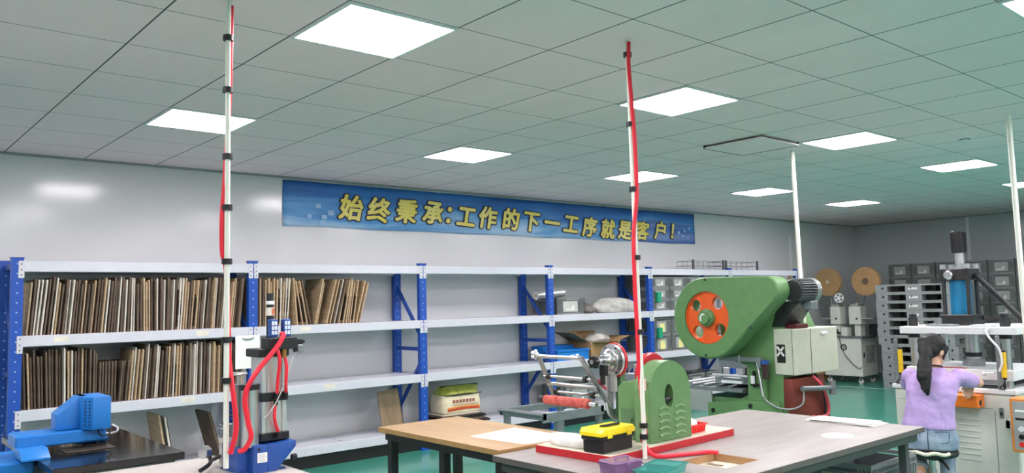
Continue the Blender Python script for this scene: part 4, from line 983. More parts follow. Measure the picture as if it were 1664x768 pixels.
# feeder table reaching out towards the banner side
obj('feed_bed', MB().box((6.40, 4.30, .655), (7.0, 5.05, .69), .003).box((6.42, 4.95, .40), (6.46, 5.02, .66), .002), GREYS, gp)
for k, yy in enumerate((4.42, 4.56, 4.70, 4.84, 4.98)): obj('feed_bar', MB().cyl((6.38, yy, .705), (7.0, yy, .715), .014, n=12), STEEL, gp)
obj('bed_panel', MB().box((6.38, 4.62, .46), (6.40, 5.0, .655), .002), ALU, gp)
obj('die_holder', MB().box((6.50, 4.26, .72), (6.98, 4.66, .78), .004).box((6.55, 4.28, .86), (6.95, 4.64, .93), .004).cyl((6.52, 4.34, .78), (6.52, 4.34, .87), .02).cyl((6.52, 4.60, .78), (6.52, 4.60, .87), .02), STEEL, gp)
obj('slide', MB().box((6.60, 4.28, .93), (6.86, 4.62, 1.20), .005), GREYS, gp)
obj('white_guide', MB().box((6.40, 4.24, .80), (6.44, 4.62, .815), .002).box((6.40, 4.30, .735), (6.43, 4.52, .76), .002), WHITE, gp)
# air service unit on the frame
obj('lubricator', MB().cyl((6.37, 4.03, .80), (6.37, 4.03, .93), .032, n=18), mat('bowl_dark', (60, 44, 44), .2), gp)
obj('lubricator_cap', MB().cyl((6.37, 4.03, .93), (6.37, 4.03, .96), .036, n=18), BLUEB, gp)
obj('service_valve', MB().cyl((6.39, 4.16, .72), (6.39, 4.16, .86), .016, n=14).box((6.37, 4.09, .73), (6.42, 4.19, .75), .002), BLACK, gp)
obj('white_bowl', MB().cyl((6.375, 4.165, .75), (6.375, 4.165, .82), .02, n=14), WHITE, gp)
obj('lever_rod', MB().cyl((6.36, 4.11, .97), (6.34, 4.05, .65), .010, n=10), STEEL, gp)
obj('grey_cable', MB().tube([(6.37, 4.08, .70), (6.34, 4.02, .62), (6.36, 3.92, .56), (6.40, 3.80, .555), (6.5, 3.76, .60), (6.55, 3.78, .72)], .008, 8), GREYS, gp)
# motor
mo = obj('motor', MB().cyl((6.41, 3.76, 1.57), (6.72, 3.76, 1.57), .088, n=36), DARK, gp)
for k in range(26):
    a = 2*PI*k/26; c_, s_ = math.cos(a), math.sin(a)
    obj('cooling_fin', MB().box((6.43, -.0025, .086), (6.66, .0025, .104), 0, Matrix.Translation((0, 3.76, 1.57)) @ Matrix.Rotation(a, 4, 'X')), GREYS, mo)
obj('fan_cowl', MB().lathe([(.108, 0), (.11, .02), (.11, .07), (.085, .09), (0, .092)], (6.66, 3.76, 1.57), (1, 0, 0), 36), mat('cowl_grey', (150, 154, 152), .3, .5), mo)
obj('motor_bracket', MB().prism([(3.70, 1.475), (3.92, 1.475), (4.0, 1.25), (3.90, 1.25), (3.80, 1.40)], 'x', 6.45, 6.75, .004), DARK, gp)
obj('terminal_box', MB().box((6.55, 3.66, 1.40), (6.66, 3.74, 1.475), .004), GREYS, gp)
obj('oil_guard', MB().prism([(3.92, .0), (3.80, .0), (3.78, .35), (3.83, .80), (3.92, .80)], 'x', 6.46, 7.0, .005), mat('guard_maroon', (104, 40, 30), .5, rgb2=(124, 52, 38), scale=5), gp)
obj('air_pipe', MB().cyl((6.5, 3.76, .72), (6.9, 3.70, .70), .022, n=14).cyl((6.9, 3.70, .64), (6.9, 3.70, .76), .03, n=14), GREYS, gp)
obj('air_hose', MB().tube([(6.76, 3.81, .81), (6.82, 3.77, .74), (6.90, 3.76, .62), (6.93, 3.76, .52), (6.88, 3.75, .46), (6.78, 3.77, .45), (6.70, 3.80, .46)], .014, 10), mat('hose_pink', (226, 84, 100), .4), gp, label='pinkish red air hose loop')
obj('black_cable', MB().tube([(6.86, 3.83, .81), (6.90, 3.80, .70), (6.92, 3.79, .55), (6.90, 3.78, .40), (6.90, 3.76, .02)], .009, 8), BLACK, gp)
# control box
cb = obj('control_box', MB().box((6.44, 3.775, .835), (7.18, 3.98, 1.235), .006), IVORY, gp, label='ivory control cabinet')
obj('box_lid_seam', MB().box((6.70, 3.772, .84), (6.704, 3.776, 1.23)).box((6.438, 3.80, .84), (6.441, 3.803, 1.23)), DARK, cb)
obj('box_latch', MB().box((6.88, 3.76, 1.17), (6.98, 3.776, 1.195), .003), WHITE, cb)
sw = obj('rotary_switch', MB().box((6.434, 3.87, .94), (6.441, 3.95, 1.10), .002), BLACK, cb)
obj('switch_cross', MB().box((-.004, -.05, -.008), (.004, .05, .008), 0, Matrix.Translation((6.43, 3.91, 1.04)) @ Matrix.Rotation(.9, 4, 'X')).box((-.004, -.05, -.008), (.004, .05, .008), 0, Matrix.Translation((6.43, 3.91, 1.04)) @ Matrix.Rotation(-.9, 4, 'X')), LABELW, sw)
obj('box_arm', MB().box((6.95, 3.98, .9), (7.0, 4.05, 1.1), .003), IVORY, gp)
t = solo('notebook', MB().box((6.52, 3.80, 1.236), (6.72, 3.95, 1.275), .004), mat('cover_maroon', (92, 22, 34), .5), 'maroon covered notebook on top of the ivory control box', 'notebook', loc=(6.62, 3.87, 1.236))
solo('paper_sheet', MB().prism([(3.90, 1.276), (3.97, 1.276), (3.93, 1.40), (3.87, 1.41)], 'x', 6.60, 6.603), PAPER, 'white paper propped on the maroon notebook', 'paper', loc=(6.60, 3.93, 1.276))

# ------------------------------------------------------------ four column hydraulic press
hp = thing('hydraulic_press', 'off-white four column hydraulic press with blue cylinder', 'hydraulic press', (7.35, 2.68, 0))
cbx = obj('base_cabinet', MB().box((6.95, 2.25, 0), (7.78, 3.17, .73), .012), OFFW, hp)
obj('bed_plate', MB().box((6.93, 2.24, .731), (7.80, 3.18, .765), .004), WHITE, hp)
obj('cabinet_seam', MB().box((6.948, 2.42, .612), (6.951, 3.0, .616)).box((6.948, 2.995, .05), (6.951, 2.999, .60)).box((6.948, 2.405, .05), (6.951, 2.409, .60)).box((6.948, 3.04, .05), (6.951, 3.043, .64)).box((6.948, 3.04, .64), (6.951, 3.14, .643)), GREYS, cbx)
for k in range(9): obj('louvre', MB().box((6.942, 2.52, .56-k*.045), (6.952, 2.68, .572-k*.045), .003), OFFW, cbx)
obj('door_handle', MB().box((6.94, 2.345, .55), (6.952, 2.375, .63), .004), GREYS, cbx)
obj('handle_slot', MB().box((6.938, 2.352, .57), (6.941, 2.368, .595)), BLACK, cbx)
for x in (7.06, 7.68):
    for y in (2.33, 3.03):
        c_ = obj('guide_column', MB().cyl((x, y, .766), (x, y, 1.185), .032, n=20), STEEL, hp)
        obj('column_nut', MB().cyl((x, y, 1.245), (x, y, 1.315), .038, n=8).cyl((x, y, 1.315), (x, y, 1.345), .028, n=16), DARK, c_)
        obj('column_collar', MB().cyl((x, y, 1.15), (x, y, 1.183), .045, n=16), BLACK, c_)
obj('top_plate', MB().box((6.95, 2.22, 1.185), (7.78, 3.10, 1.245), .005), WHITE, hp)
obj('moving_platen', MB().box((6.99, 2.27, .83), (7.76, 3.08, .91), .005), WHITE, hp)
obj('lower_platen', MB().box((7.0, 2.38, .79), (7.74, 2.99, .829), .003), GREYS, hp)
obj('die_bed', MB().box((7.0, 2.38, .766), (7.74, 2.99, .785), .003), DARK, hp)
obj('ram', MB().cyl((7.35, 2.68, .965), (7.35, 2.68, 1.184), .055, n=24), STEEL, hp)
obj('ram_flange', MB().cyl((7.35, 2.68, .911), (7.35, 2.68, .965), .085, n=24), GREYS, hp)
obj('ram_collar', MB().cyl((7.35, 2.68, .985), (7.35, 2.68, 1.02), .065, n=24), BLACK, hp)
YC, XC = 2.735, 7.32
obj('cylinder_base', MB().box((XC-.13, YC-.125, 1.246), (XC+.13, YC+.125, 1.335), .005), BLACK, hp)
obj('cylinder_tube', MB().cyl((XC, YC, 1.335), (XC, YC, 1.62), .082, n=32), mat('cylinder_blue', (40, 132, 180), .28, .2), hp, label='bright blue cylinder tube')
obj('cylinder_head', MB().box((XC-.115, YC-.115, 1.62), (XC+.115, YC+.115, 1.715), .005), BLACK, hp)
for sx in (-1, 1):
    for sy in (-1, 1):
        obj('tie_rod', MB().cyl((XC+sx*.095, YC+sy*.095, 1.335), (XC+sx*.095, YC+sy*.095, 1.74), .017, n=12), DARK, hp)
        obj('tie_nut', MB().cyl((XC+sx*.095, YC+sy*.095, 1.716), (XC+sx*.095, YC+sy*.095, 1.755), .024, n=6), STEEL, hp)
obj('pressure_port', MB().lathe([(0, -.03), (.03, -.03), (.036, -.024), (.04, 0), (0, 0)], (XC-.115, YC+.04, 1.665), (1, 0, 0), 20), STEEL, hp)
obj('piston_neck', MB().cyl((XC, YC-.01, 1.715), (XC, YC-.01, 1.735), .07, n=24).cyl((XC, YC-.01, 1.735), (XC, YC-.01, 1.86), .036, n=20), STEEL, hp)
mm = obj('top_motor', MB().cyl((XC, YC-.01, 1.85), (XC, YC-.01, 2.03), .055, n=24), BLACK, hp)
for k in range(20):
    a = 2*PI*k/20; obj('cooling_fin', MB().box((.053, -.002, 1.86), (.060, .002, 2.02), 0, Matrix.Translation((XC, YC-.01, 0)) @ Matrix.Rotation(a, 4, 'Z')), DARK, mm)
obj('motor_screw', MB().cyl((XC-.03, YC+.02, 2.03), (XC-.03, YC+.02, 2.04), .008, n=8), STEEL, mm)
obj('hydraulic_hose', MB().tube([(XC, YC-.115, 1.66), (XC, YC-.16, 1.62), (XC+.1, YC-.30, 1.42), (XC+.15, YC-.42, 1.25), (XC+.2, YC-.5, 1.0)], .02, 10), BLACK, hp)
obj('hydraulic_hose', MB().tube([(XC+.1, YC-.125, 1.30), (XC+.15, YC-.2, 1.29), (XC+.2, YC-.30, 1.26)], .018, 10), BLACK, hp)
obj('wrench_pile', MB().tube([(7.02, 2.86, 1.252), (7.05, 2.75, 1.255), (7.04, 2.66, 1.252)], .010, 8).tube([(7.05, 2.92, 1.25), (7.03, 2.82, 1.262)], .012, 8), GREYS, hp)
obj('top_fitting', MB().cyl((7.06, 2.83, 1.246), (7.06, 2.83, 1.31), .03, n=16), GREYS, hp)
obj('rag', MB().ball((7.08, 2.50, 1.25), (.06, .10, .012), 14), mat('rag_pale', (196, 214, 220), .7, bump=.5), hp)
for y in (3.12, 2.34):
    g_ = obj('guard_post', MB().box((6.925, y-.002, .766), (6.948, y+.026, 1.14 if y > 3 else 1.18), .003), GREYS, hp)
    obj('light_curtain', MB().box((6.905, y-.045, .86), (6.93, y-.012, 1.055), .004), YELLOWS, g_, label='yellow light curtain bar')
    obj('curtain_end', MB().box((6.907, y-.042, .845), (6.928, y-.015, .86), .002).box((6.907, y-.042, 1.055), (6.928, y-.015, 1.07), .002), BLACK, g_)
    obj('cable', MB().tube([(6.918, y-.028, .846), (6.915, y-.02, .81), (6.92, y+.01, .785), (6.93, y-.02, .768)], .005, 6), BLACK, g_)
obj('white_hose', MB().tube([(6.94, 2.40, 1.235), (6.915, 2.42, 1.215), (6.90, 2.39, 1.16), (6.895, 2.33, 1.08), (6.895, 2.315, .98), (6.90, 2.34, .91)], .009, 8), WHITE, hp)
obj('clamp_handle', MB().cyl((6.93, 2.47, .885), (6.93, 2.385, .892), .010, n=10).ball((6.93, 2.46, .885), .02, 10), WHITE, hp)
obj('red_card', MB().box((7.0, 2.62, .911), (7.06, 2.83, .914)), mat('card_red', (196, 70, 64), .5), hp)
ob = obj('orange_guard', MB().box((6.80, 2.475, .625), (6.948, 2.96, .725), .006), mat('guard_orange', (236, 124, 30), .42), hp, label='orange guard box')
obj('guard_hole', MB().cyl((6.86, 2.472, .665), (6.86, 2.478, .665), .022, n=14), BLACK, ob)
pn = obj('control_panel', MB().box((6.62, 1.85, .36), (6.80, 2.195, .745), .006), mat('panel_orange', (226, 138, 66), .45), hp, label='orange edged control panel')
obj('panel_face', MB().box((6.616, 1.87, .38), (6.621, 2.175, .725)), GREYL, pn)
for (y, z, mm_) in ((2.19, .655, LABELW), (2.19, .60, BLACK), (2.185, .53, WHITE), (2.185, .475, BLACK), (2.185, .42, REDP)):
    y -= .06; obj('button', MB().box((6.610, y-.03, z-.008), (6.617, y+.03, z+.008), .002) if z > .55 else MB().cyl((6.602, y, z), (6.617, y, z), .018, n=16), mm_, pn)
obj('panel_arm', MB().box((6.79, 2.15, .50), (6.82, 2.285, .56), .002).box((6.79, 2.255, .50), (6.951, 2.285, .56), .002), OFFW, hp)

# ------------------------------------------------------------ terminal machine with cardboard reels
tm = thing('terminal_machine', 'white cabinet terminal machine with two heads in the far corner', 'machine', (13.8, 6.98, 0))
cab = obj('cabinet', MB().box((13.5, 6.68, .12), (14.05, 7.36, .775), .008), OFFW, tm)
obj('work_top', MB().box((13.47, 6.64, .776), (14.08, 7.38, .80), .004), GREYS, tm)
for y in (7.20, 6.99):
    f_ = obj('cooling_fan', MB().ring(circle((y, .61), .055, 20), circle((y, .61), .036, 20), 'x', 13.49, 13.502), DARK, cab); obj('fan_hub', MB().cyl((13.492, y, .61), (13.502, y, .61), .02, n=12), GREYS, f_)
m = MB()
for i in range(10):
    for j in range(6): m.box((13.66+j*.052, 6.676, .35+i*.03), (13.698+j*.052, 6.682, .365+i*.03))
obj('vent_grille', m, GREYS, cab)
obj('side_switch', MB().box((13.56, 6.674, .44), (13.60, 6.681, .52), .002), BLACK, cab)
for x in (13.56, 13.98):
    for y in (6.74, 7.30):
        k_ = obj('caster', MB().cyl((x-.015, y, .04), (x+.015, y, .04), .04, n=16), WHITE, tm); obj('fork', MB().box((x-.022, y-.02, .04), (x+.022, y+.02, .121), .003), GREYS, k_)
for y0, y1, zt in ((7.06, 7.24, 1.31), (6.69, 6.90, 1.31)):
    h_ = obj('press_head', MB().box((13.56, y0, 1.0), (13.78, y1, zt), .008), OFFW, tm); obj('head_stem', MB().box((13.60, y0+.03, .80), (13.76, y0+.14, 1.0), .006), OFFW, h_)
    obj('head_top', MB().box((13.58, y0+.02, zt), (13.74, y1-.02, zt+.04), .006).cyl((13.62, y0+.08, zt+.04), (13.62, y0+.08, zt+.06), .03), ALU, h_)
    obj('head_knob', MB().cyl((13.548, y0+.07, 1.1), (13.562, y0+.07, 1.1), .016), BLACK, h_)
    obj('guide_arm', MB().box((13.60, y1 if y0 > 7 else y0-.2, 1.09), (13.70, y1+.18 if y0 > 7 else y0, 1.115), .002), ALU, h_)
obj('transfer_unit', MB().box((13.55, 6.94, .80), (13.72, 7.05, .95), .006), OFFW, tm)
obj('transfer_arm', MB().box((13.52, 7.08, .84), (13.60, 7.42, .87), .004).cyl((13.5, 7.16, .88), (13.6, 7.16, .88), .04).cyl((13.5, 7.34, .86), (13.6, 7.34, .86), .05), DARK, tm)
obj('rear_unit', MB().box((13.80, 6.50, .81), (14.0, 6.68, 1.0), .006), BLACK, tm)
wl = MB().cyl((13.50, 7.03, 1.46), (13.52, 7.03, 1.46), .085, n=32)
obj('guide_wheel', cut(wl, [MB().cyl((13.4, 7.03+.05*math.cos(a), 1.46+.05*math.sin(a)), (13.6, 7.03+.05*math.cos(a), 1.46+.05*math.sin(a)), .02, n=12) for a in [k*PI*2/5 for k in range(5)]]), WHITE, tm)
obj('wheel_post', MB().cyl((13.53, 7.03, 1.46), (13.66, 7.10, 1.31), .010, n=8), GREYS, tm)
obj('cable', MB().tube([(13.49, 7.06, .80), (13.48, 7.0, .55), (13.48, 6.85, .35), (13.48, 6.72, .26), (13.5, 6.69, .3)], .006, 6), DARK, tm)
for k, (y, z, xx) in enumerate(((7.30, 1.745, 13.64), (6.62, 1.735, 13.66))):
    t = thing('cardboard_reel', ('big round cardboard reel above the terminal machine, nearer the rack end', 'big round cardboard reel above the terminal machine, nearer the pallets')[k], 'reel', (xx, y, z), 0, 'cardboard terminal reels')
    obj('flange', MB().cyl((-.002, 0, 0), (.006, 0, 0), .245, n=56), CARD, t, world=False); obj('flange', MB().cyl((.05, 0, 0), (.058, 0, 0), .245, n=56), CARD, t, world=False)
    obj('winding', MB().cyl((.006, 0, 0), (.05, 0, 0), .20, n=40), mat('strip_brass', (150, 120, 80), .4, .4), t, world=False)
    obj('core', MB().lathe([(0, -.012), (.02, -.012), (.024, -.003), (0, -.003)] if k == 0 else [(0, -.02), (.05, -.02), (.055, -.003), (0, -.003)], (0, 0, 0), (1, 0, 0), 20), LABELW if k == 0 else PLYD, t, world=False)
    obj('reel_post', MB().cyl((xx+.09, y-(.02 if k == 0 else -.12), 1.30), (xx+.09, y, z), .010, n=8).cyl((xx-.02, y, z), (xx+.10, y, z), .010, n=8), GREYS, tm)
    obj('strip', MB().tube([(xx+.03, y-.2+.0, z-.05), (xx, y-.23 if k == 0 else y+.1, z-.2), (13.52, y-.26 if k == 0 else y+.08, 1.30)], .006, 6), mat('strip_brass', (150, 120, 80), .4, .4), t, world=True)
# cardboard pieces on the floor
for k in range(4):
    solo('cardboard_sheet', MB().box((13.3-.02*k, 7.45, .001+.035*k), (13.9, 7.74, .033+.035*k), .003), CARD, 'flat cardboard sheet, %s from the top, on the floor past the rack' % ORD[3-k], 'cardboard', 'flat cardboard on the floor', (13.6, 7.6, .001+.035*k))

# ------------------------------------------------------------ pallet stack
def big_pallet():
    r = tag(empty('pallet'), '', 'pallet', 'grey plastic pallets stacked by the terminal machine')
    m = MB().box((0, -.59, .108), (1.0, .59, .136), .003)
    for y0, y1 in ((-.59, -.43), (-.14, .11), (.40, .59)):
        m.box((0, y0, .018), (.16, y1, .108), .003).box((.42, y0, .018), (.58, y1, .108), .003).box((.84, y0, .018), (1.0, y1, .108), .003)
        m.box((0.001, y0, 0), (.999, y1, .018))
    m.box((0, -.59, 0), (.1, .59, .016), .002).box((.9, -.59, 0), (1.0, .59, .016), .002)
    obj('pallet_body', m, mat('pallet_grey', (140, 144, 144), .55, var=.05), r, world=False)
    me = text_mesh('卡板', .05, .002, .0008); me.transform(Matrix.Translation((-.002, -.015, .065)) @ Matrix.Rotation(-PI/2, 4, 'Z') @ R90)
    l = MB()
    for i in range(4): l.box((-.003, -.075+i*.035, .05), (.0, -.048+i*.035, .082))
    obj('print', l, LABELW, r, world=False, label='white print')
    for y in (-.50, .47, .02): obj('hole', MB().cyl((-.003, y, .075), (.002, y, .075), .018, n=8), BLACK, r, world=False)
    return r
p0 = big_pallet()
for k in range(12):
    r = p0 if k == 0 else copy_tree(p0)
    r.location = (13.2, 5.65 + (-.045 if k < 5 else 0)+.006*math.sin(k*2.3), k*.1385); r['label'] = 'grey plastic pallet, %s from the top of the tall stack' % ORD[11-k]

# crate under the far end of the grey table
t = tag(crate(.40, .58, .28), 'grey folding crate standing on another under the grey table end', 'crate', 'crates under the grey table'); t.location = (4.52, 2.42, .281); t.rotation_euler = (0, 0, -PI/2)
t2 = copy_tree(t); t2.location = (4.52, 2.42, 0); t2['label'] = 'grey folding crate at floor level under the grey table end'

# ------------------------------------------------------------ stool
so_ = thing('stool', 'round black work stool with torn padded seat', 'stool', (6.19, 2.585, 0))
obj('seat', MB().lathe([(0, .315), (.15, .315), (.172, .325), (.18, .345), (.172, .365), (.15, .374), (0, .376)], (6.19, 2.585, 0), (0, 0, 1), 40), BLACK, so_)
obj('torn_padding', MB().tube([(6.19+.176*math.cos(a), 2.585+.176*math.sin(a), .356+.006*math.sin(a*9)) for a in [2.0+i*.16 for i in range(15)]], .013, 8), mat('foam', (226, 222, 204), .9, bump=.6, bscale=80), so_, label='pale foam showing through the torn cover')
obj('gas_lift', MB().cyl((6.19, 2.585, .12), (6.19, 2.585, .315), .022, n=16).cyl((6.19, 2.585, .10), (6.19, 2.585, .22), .03, n=16), STEEL, so_)
obj('seat_plate', MB().box((6.11, 2.52, .298), (6.27, 2.65, .315), .003), BLACK, so_)
obj('lever', MB().tube([(6.17, 2.55, .303), (6.10, 2.47, .295), (6.06, 2.42, .262)], .009, 8), BLACK, so_)
for k in range(5):
    a = 2*PI*k/5+.3; e = Vector((math.cos(a), math.sin(a), 0))
    l_ = obj('leg', MB().tube([Vector((6.19, 2.585, .11)), Vector((6.19, 2.585, .10))+e*.12, Vector((6.19, 2.585, .065))+e*.25], [.022, .018, .014], 8), BLACK, so_)
    q = Vector((6.19, 2.585, .03))+e*.25; obj('caster', MB().cyl(q-e.cross(Vector((0, 0, 1)))*.015, q+e.cross(Vector((0, 0, 1)))*.015, .029, n=14), BLACK, l_)

# ------------------------------------------------------------ person
def caps(m, p0, r0, p1, r1, n=16):
    p0, p1 = Vector(p0), Vector(p1); m.ball(p0, r0, n); m.ball(p1, r1, n)
    d = (p1-p0).normalized(); m.cyl(p0, p1, r0, r1, n=n)
def loft(m, rings, n=28, e=.85):
    R = []
    for cx, cy, cz, rx, ry in rings:
        R.append([m.bm.verts.new((cx+rx*math.copysign(abs(math.cos(2*PI*i/n))**e, math.cos(2*PI*i/n)), cy+ry*math.copysign(abs(math.sin(2*PI*i/n))**e, math.sin(2*PI*i/n)), cz)) for i in range(n)])
    for a, b in zip(R, R[1:]):
        for i in range(n): m.bm.faces.new((a[i], a[(i+1) % n], b[(i+1) % n], b[i]))
    m.bm.faces.new(R[0][::-1]); m.bm.faces.new(R[-1])
def organic(name, m, vox, smooth=6, disp=0, dscale=.08, seed=0):
    bmesh.ops.recalc_face_normals(m.bm, faces=m.bm.faces)
    me = bpy.data.meshes.new(name); m.bm.to_mesh(me); m.bm.free(); o = bpy.data.objects.new(name, me); C.objects.link(o)
    r = o.modifiers.new('r', 'REMESH'); r.mode = 'VOXEL'; r.voxel_size = vox; r.use_smooth_shade = True
    s_ = o.modifiers.new('s', 'SMOOTH'); s_.factor = .6; s_.iterations = smooth
    if disp:
        tx = bpy.data.textures.new(name, 'CLOUDS'); tx.noise_scale = dscale; d_ = o.modifiers.new('d', 'DISPLACE'); d_.texture = tx; d_.strength = disp; d_.mid_level = .5
    me = baked(o)
    for p in me.polygons: p.use_smooth = True
    return me
pe = thing('person', 'seated person in lilac T-shirt and jeans with a long black ponytail', 'person', (6.19, 2.585, 0))
HM = Matrix.Translation((6.262, 2.535, 1.083)) @ Matrix.Rotation(-.6, 4, 'Z') @ Matrix.Rotation(.42, 4, 'Y')
def hp_(x, y, z): return HM @ Vector((x, y, z))
body = MB()
HR = HM.to_3x3().to_4x4()
body.ball(hp_(0, 0, .02), (.092, .074, .095), 24, HR); body.ball(hp_(.035, 0, -.05), (.062, .056, .07), 20, HR)
caps(body, hp_(.088, 0, .01), .008, hp_(.108, 0, -.025), .012); body.ball(hp_(.085, 0, -.062), (.016, .026, .008), 12, HR); body.ball(hp_(.075, 0, -.10), (.022, .022, .018), 12, HR)
for sy in (-1, 1):
    body.ball(hp_(.0, sy*.074, -.01), (.02, .009, .032), 12, HR); body.ball(hp_(.05, sy*.035, -.03), (.035, .022, .028), 12, HR)
caps(body, (6.245, 2.535, 1.02), .047, (6.215, 2.54, .93), .052)
loft(body, [(6.18, 2.585, .42, .11, .16), (6.165, 2.58, .56, .10, .14), (6.16, 2.565, .70, .09, .14), (6.175, 2.548, .85, .09, .155), (6.205, 2.54, .93, .06, .12), (6.22, 2.537, .96, .04, .05)])
HANDS = {}
def hand(m, wrist, dirv, up, side):
    """palm, four fingers of different length and a thumb leaving the side of the palm, curled"""
    w_ = Vector(wrist); f = Vector(dirv).normalized(); u = (Vector(up)-f*Vector(up).dot(f)).normalized(); s_ = f.cross(u)*side
    for k, o_ in enumerate((-.027, -.009, .009, .027)):
        kn = w_+f*.078+s_*o_; caps(m, w_+s_*o_*.6+f*.01, .014, kn, .0125, 10)
        L = (.040, .046, .043, .034)[k]
        p1 = kn+(f*.85-u*.5).normalized()*L; p2 = p1+(f*.35-u*.9).normalized()*L*.65; p3 = p2+(f*-.1-u).normalized()*L*.5
        caps(m, kn, .0105, p1, .0092, 10); caps(m, p1, .0092, p2, .0085, 10); caps(m, p2, .0085, p3, .0075, 10)
    t0 = w_+f*.02-s_*.026; t1 = t0+(f*.6-s_*.8-u*.3).normalized()*.036; t2 = t1+(f*.95-u*.35).normalized()*.03
    caps(m, w_+f*.03, .014, t0, .014, 10); caps(m, t0, .0135, t1, .0115, 10); caps(m, t1, .0115, t2, .0095, 10)
# arms
shR, elR, wrR = (6.20, 2.385, .905), (6.385, 2.262, .846), (6.63, 2.30, .81)
shL, elL, wrL = (6.20, 2.695, .905), (6.42, 2.735, .80), (6.66, 2.68, .80)
for sh_, el, wr in ((shR, elR, wrR), (shL, elL, wrL)):
    caps(body, sh_, .05, el, .037); caps(body, el, .036, wr, .024)
legs_ = [((6.20, 2.50, .465), (6.54, 2.50, .43), (6.42, 2.50, .12)), ((6.20, 2.675, .465), (6.55, 2.70, .43), (6.13, 2.655, .19))]
for h_, k_, a_ in legs_:
    caps(body, h_, .08, k_, .055); caps(body, k_, .052, a_, .034)
caps(body, (6.42, 2.50, .12), .034, (6.44, 2.50, .05), .035); caps(body, (6.44, 2.50, .045), .035, (6.56, 2.495, .035), .03)
caps(body, (6.13, 2.655, .19), .034, (6.10, 2.655, .14), .035); caps(body, (6.10, 2.655, .13), .033, (6.19, 2.655, .045), .03)
hand(body, wrR, (.9, .35, -.35), (.2, 0, 1), 1); hand(body, wrL, (.9, -.3, -.35), (.2, 0, 1), -1)
obj('body', organic('body', body, .0055, 5), SKIN, pe)
shirt = MB()
loft(shirt, [(6.175, 2.592, .535, .132, .176), (6.17, 2.59, .565, .13, .176), (6.165, 2.585, .62, .118, .165), (6.16, 2.572, .70, .112, .160), (6.165, 2.555, .80, .113, .170), (6.182, 2.545, .875, .108, .178), (6.20, 2.542, .92, .085, .155), (6.215, 2.54, .95, .066, .085), (6.222, 2.54, .965, .06, .062)], e=.8)
caps(shirt, shR, .058, tuple(Vector(shR).lerp(Vector(elR), .66)), .056); caps(shirt, shL, .058, tuple(Vector(shL).lerp(Vector(elL), .66)), .056)
obj('t_shirt', organic('t_shirt', shirt, .008, 8, .022, .085), mat('cloth_lilac', (190, 162, 218), .85, var=.03, bump=.15, bscale=22), pe)
jeans = MB()
jeans.ball((6.185, 2.592, .475), (.145, .192, .115), 24)
loft(jeans, [(6.185, 2.59, .372, .10, .14), (6.185, 2.592, .395, .142, .188), (6.18, 2.592, .46, .148, .194), (6.175, 2.59, .53, .125, .172), (6.17, 2.588, .575, .112, .158)])
for i, (h_, k_, a_) in enumerate(legs_):
    caps(jeans, h_, .095, k_, .068); c_ = Vector(k_).lerp(Vector(a_), .78 if i else .9); caps(jeans, k_, .066, c_, .05)
obj('jeans', organic('jeans', jeans, .008, 6, .012, .07), mat('denim', (122, 142, 164), .85, rgb2=(152, 170, 188), scale=9, bump=.1, bscale=120), pe)
obj('back_seam', MB().tube([(6.045, 2.59, .55), (6.033, 2.592, .50), (6.031, 2.592, .44), (6.04, 2.592, .40)], .003, 6), mat('seam_navy', (66, 80, 104), .8), pe)
for y0 in (2.50, 2.685):
    obj('pocket_seam', MB().tube([(6.047, y0-.045, .525), (6.04, y0-.04, .46), (6.045, y0, .445), (6.045, y0+.04, .46), (6.05, y0+.045, .525), (6.047, y0-.045, .525)], .0025, 6, smooth=False), MATS['seam_navy'], pe)
cf = MB(); c0 = Vector(legs_[1][1]).lerp(Vector(legs_[1][2]), .76); c1 = Vector(legs_[1][1]).lerp(Vector(legs_[1][2]), .84)
obj('cuff', MB().cyl(c0, c1, .056, n=20), mat('denim_pale', (158, 172, 184), .85), pe)
hair = MB()
hair.ball(hp_(-.018, 0, .034), (.098, .086, .092), 24, HR); hair.ball(hp_(-.05, 0, -.01), (.066, .078, .07), 20, HR)
for sy in (-1, 1): caps(hair, hp_(.035, sy*.068, .04), .022, hp_(.028, sy*.074, -.05), .008)
caps(hair, hp_(-.10, .01, .03), .045, (6.12, 2.575, 1.06), .046)
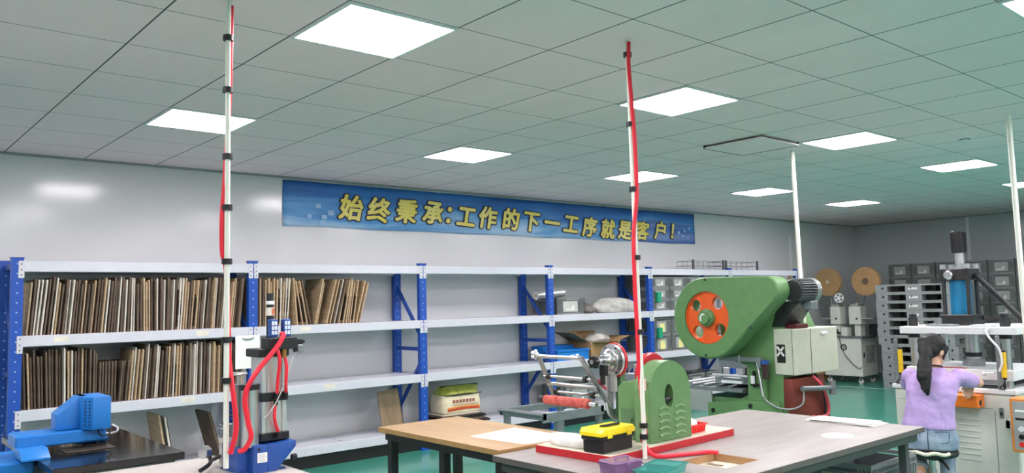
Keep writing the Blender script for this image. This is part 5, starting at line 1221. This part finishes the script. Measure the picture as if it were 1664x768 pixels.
for p, q, a, b in (((6.12, 2.575, 1.06), (6.085, 2.588, .99), .040, .05), ((6.085, 2.588, .99), (6.045, 2.592, .91), .05, .05), ((6.045, 2.592, .91), (6.035, 2.585, .86), .05, .036), ((6.035, 2.585, .86), (6.03, 2.575, .79), .036, .012)): caps(hair, p, a, q, b)
for k in range(7):
    a = random.uniform(0, 6.28); caps(hair, (6.05+.03*math.cos(a), 2.59+.035*math.sin(a), .95), .016, (6.02+.02*math.cos(a), 2.582+.03*math.sin(a), .83-.03*random.random()), .006, 10)
obj('hair', organic('hair', hair, .006, 5, .008, .03), mat('hair_black', (9, 8, 9), .62, rgb2=(16, 14, 15), scale=40, stretch=(8, 8, 1)), pe, label='long black hair tied in a ponytail')
obj('hair_clip', MB().tube([hp_(-.118, -.02, .06), hp_(-.13, 0, .05), hp_(-.118, .03, .06)], .008, 8), mat('clip_grey', (96, 96, 98), .3), pe)
for sy in (-1, 1):
    e_ = obj('eye', MB().ball(hp_(.079, sy*.03, -.002), .0125, 12), LABELW, pe); obj('iris', MB().ball(hp_(.0885, sy*.030, -.004), .0055, 8), DARK, e_)
for i, (h_, k_, a_) in enumerate(legs_):
    b = MB()
    if i == 0: caps(b, (6.44, 2.50, .042), .041, (6.56, 2.495, .036), .036)
    else: caps(b, (6.095, 2.655, .125), .040, (6.19, 2.655, .042), .036)
    obj('shoe', organic('shoe', b, .006, 3), BLACK, pe)
gl = MB(); hand(gl, Vector(wrR)+Vector((.02, .005, -.006)), (.9, .35, -.35), (.2, 0, 1), 1)
obj('glove', organic('glove', gl, .0045, 2, .004, .02), LABELW, pe, label='white work glove')
obj('neckline', MB().tube([Vector((6.222+.056*math.cos(a), 2.54+.058*math.sin(a), .972-.012*math.cos(a))) for a in [k*PI/10 for k in range(21)]], .006, 6), mat('collar_dark', (60, 50, 66), .8), pe)
pe.rotation_euler = (0, 0, .33); pe.location.z = .012
for ch in so_.children:
    if ch.name.split('.')[0] in ('seat', 'torn_padding', 'seat_plate', 'lever', 'gas_lift'): ch.location.z += .028
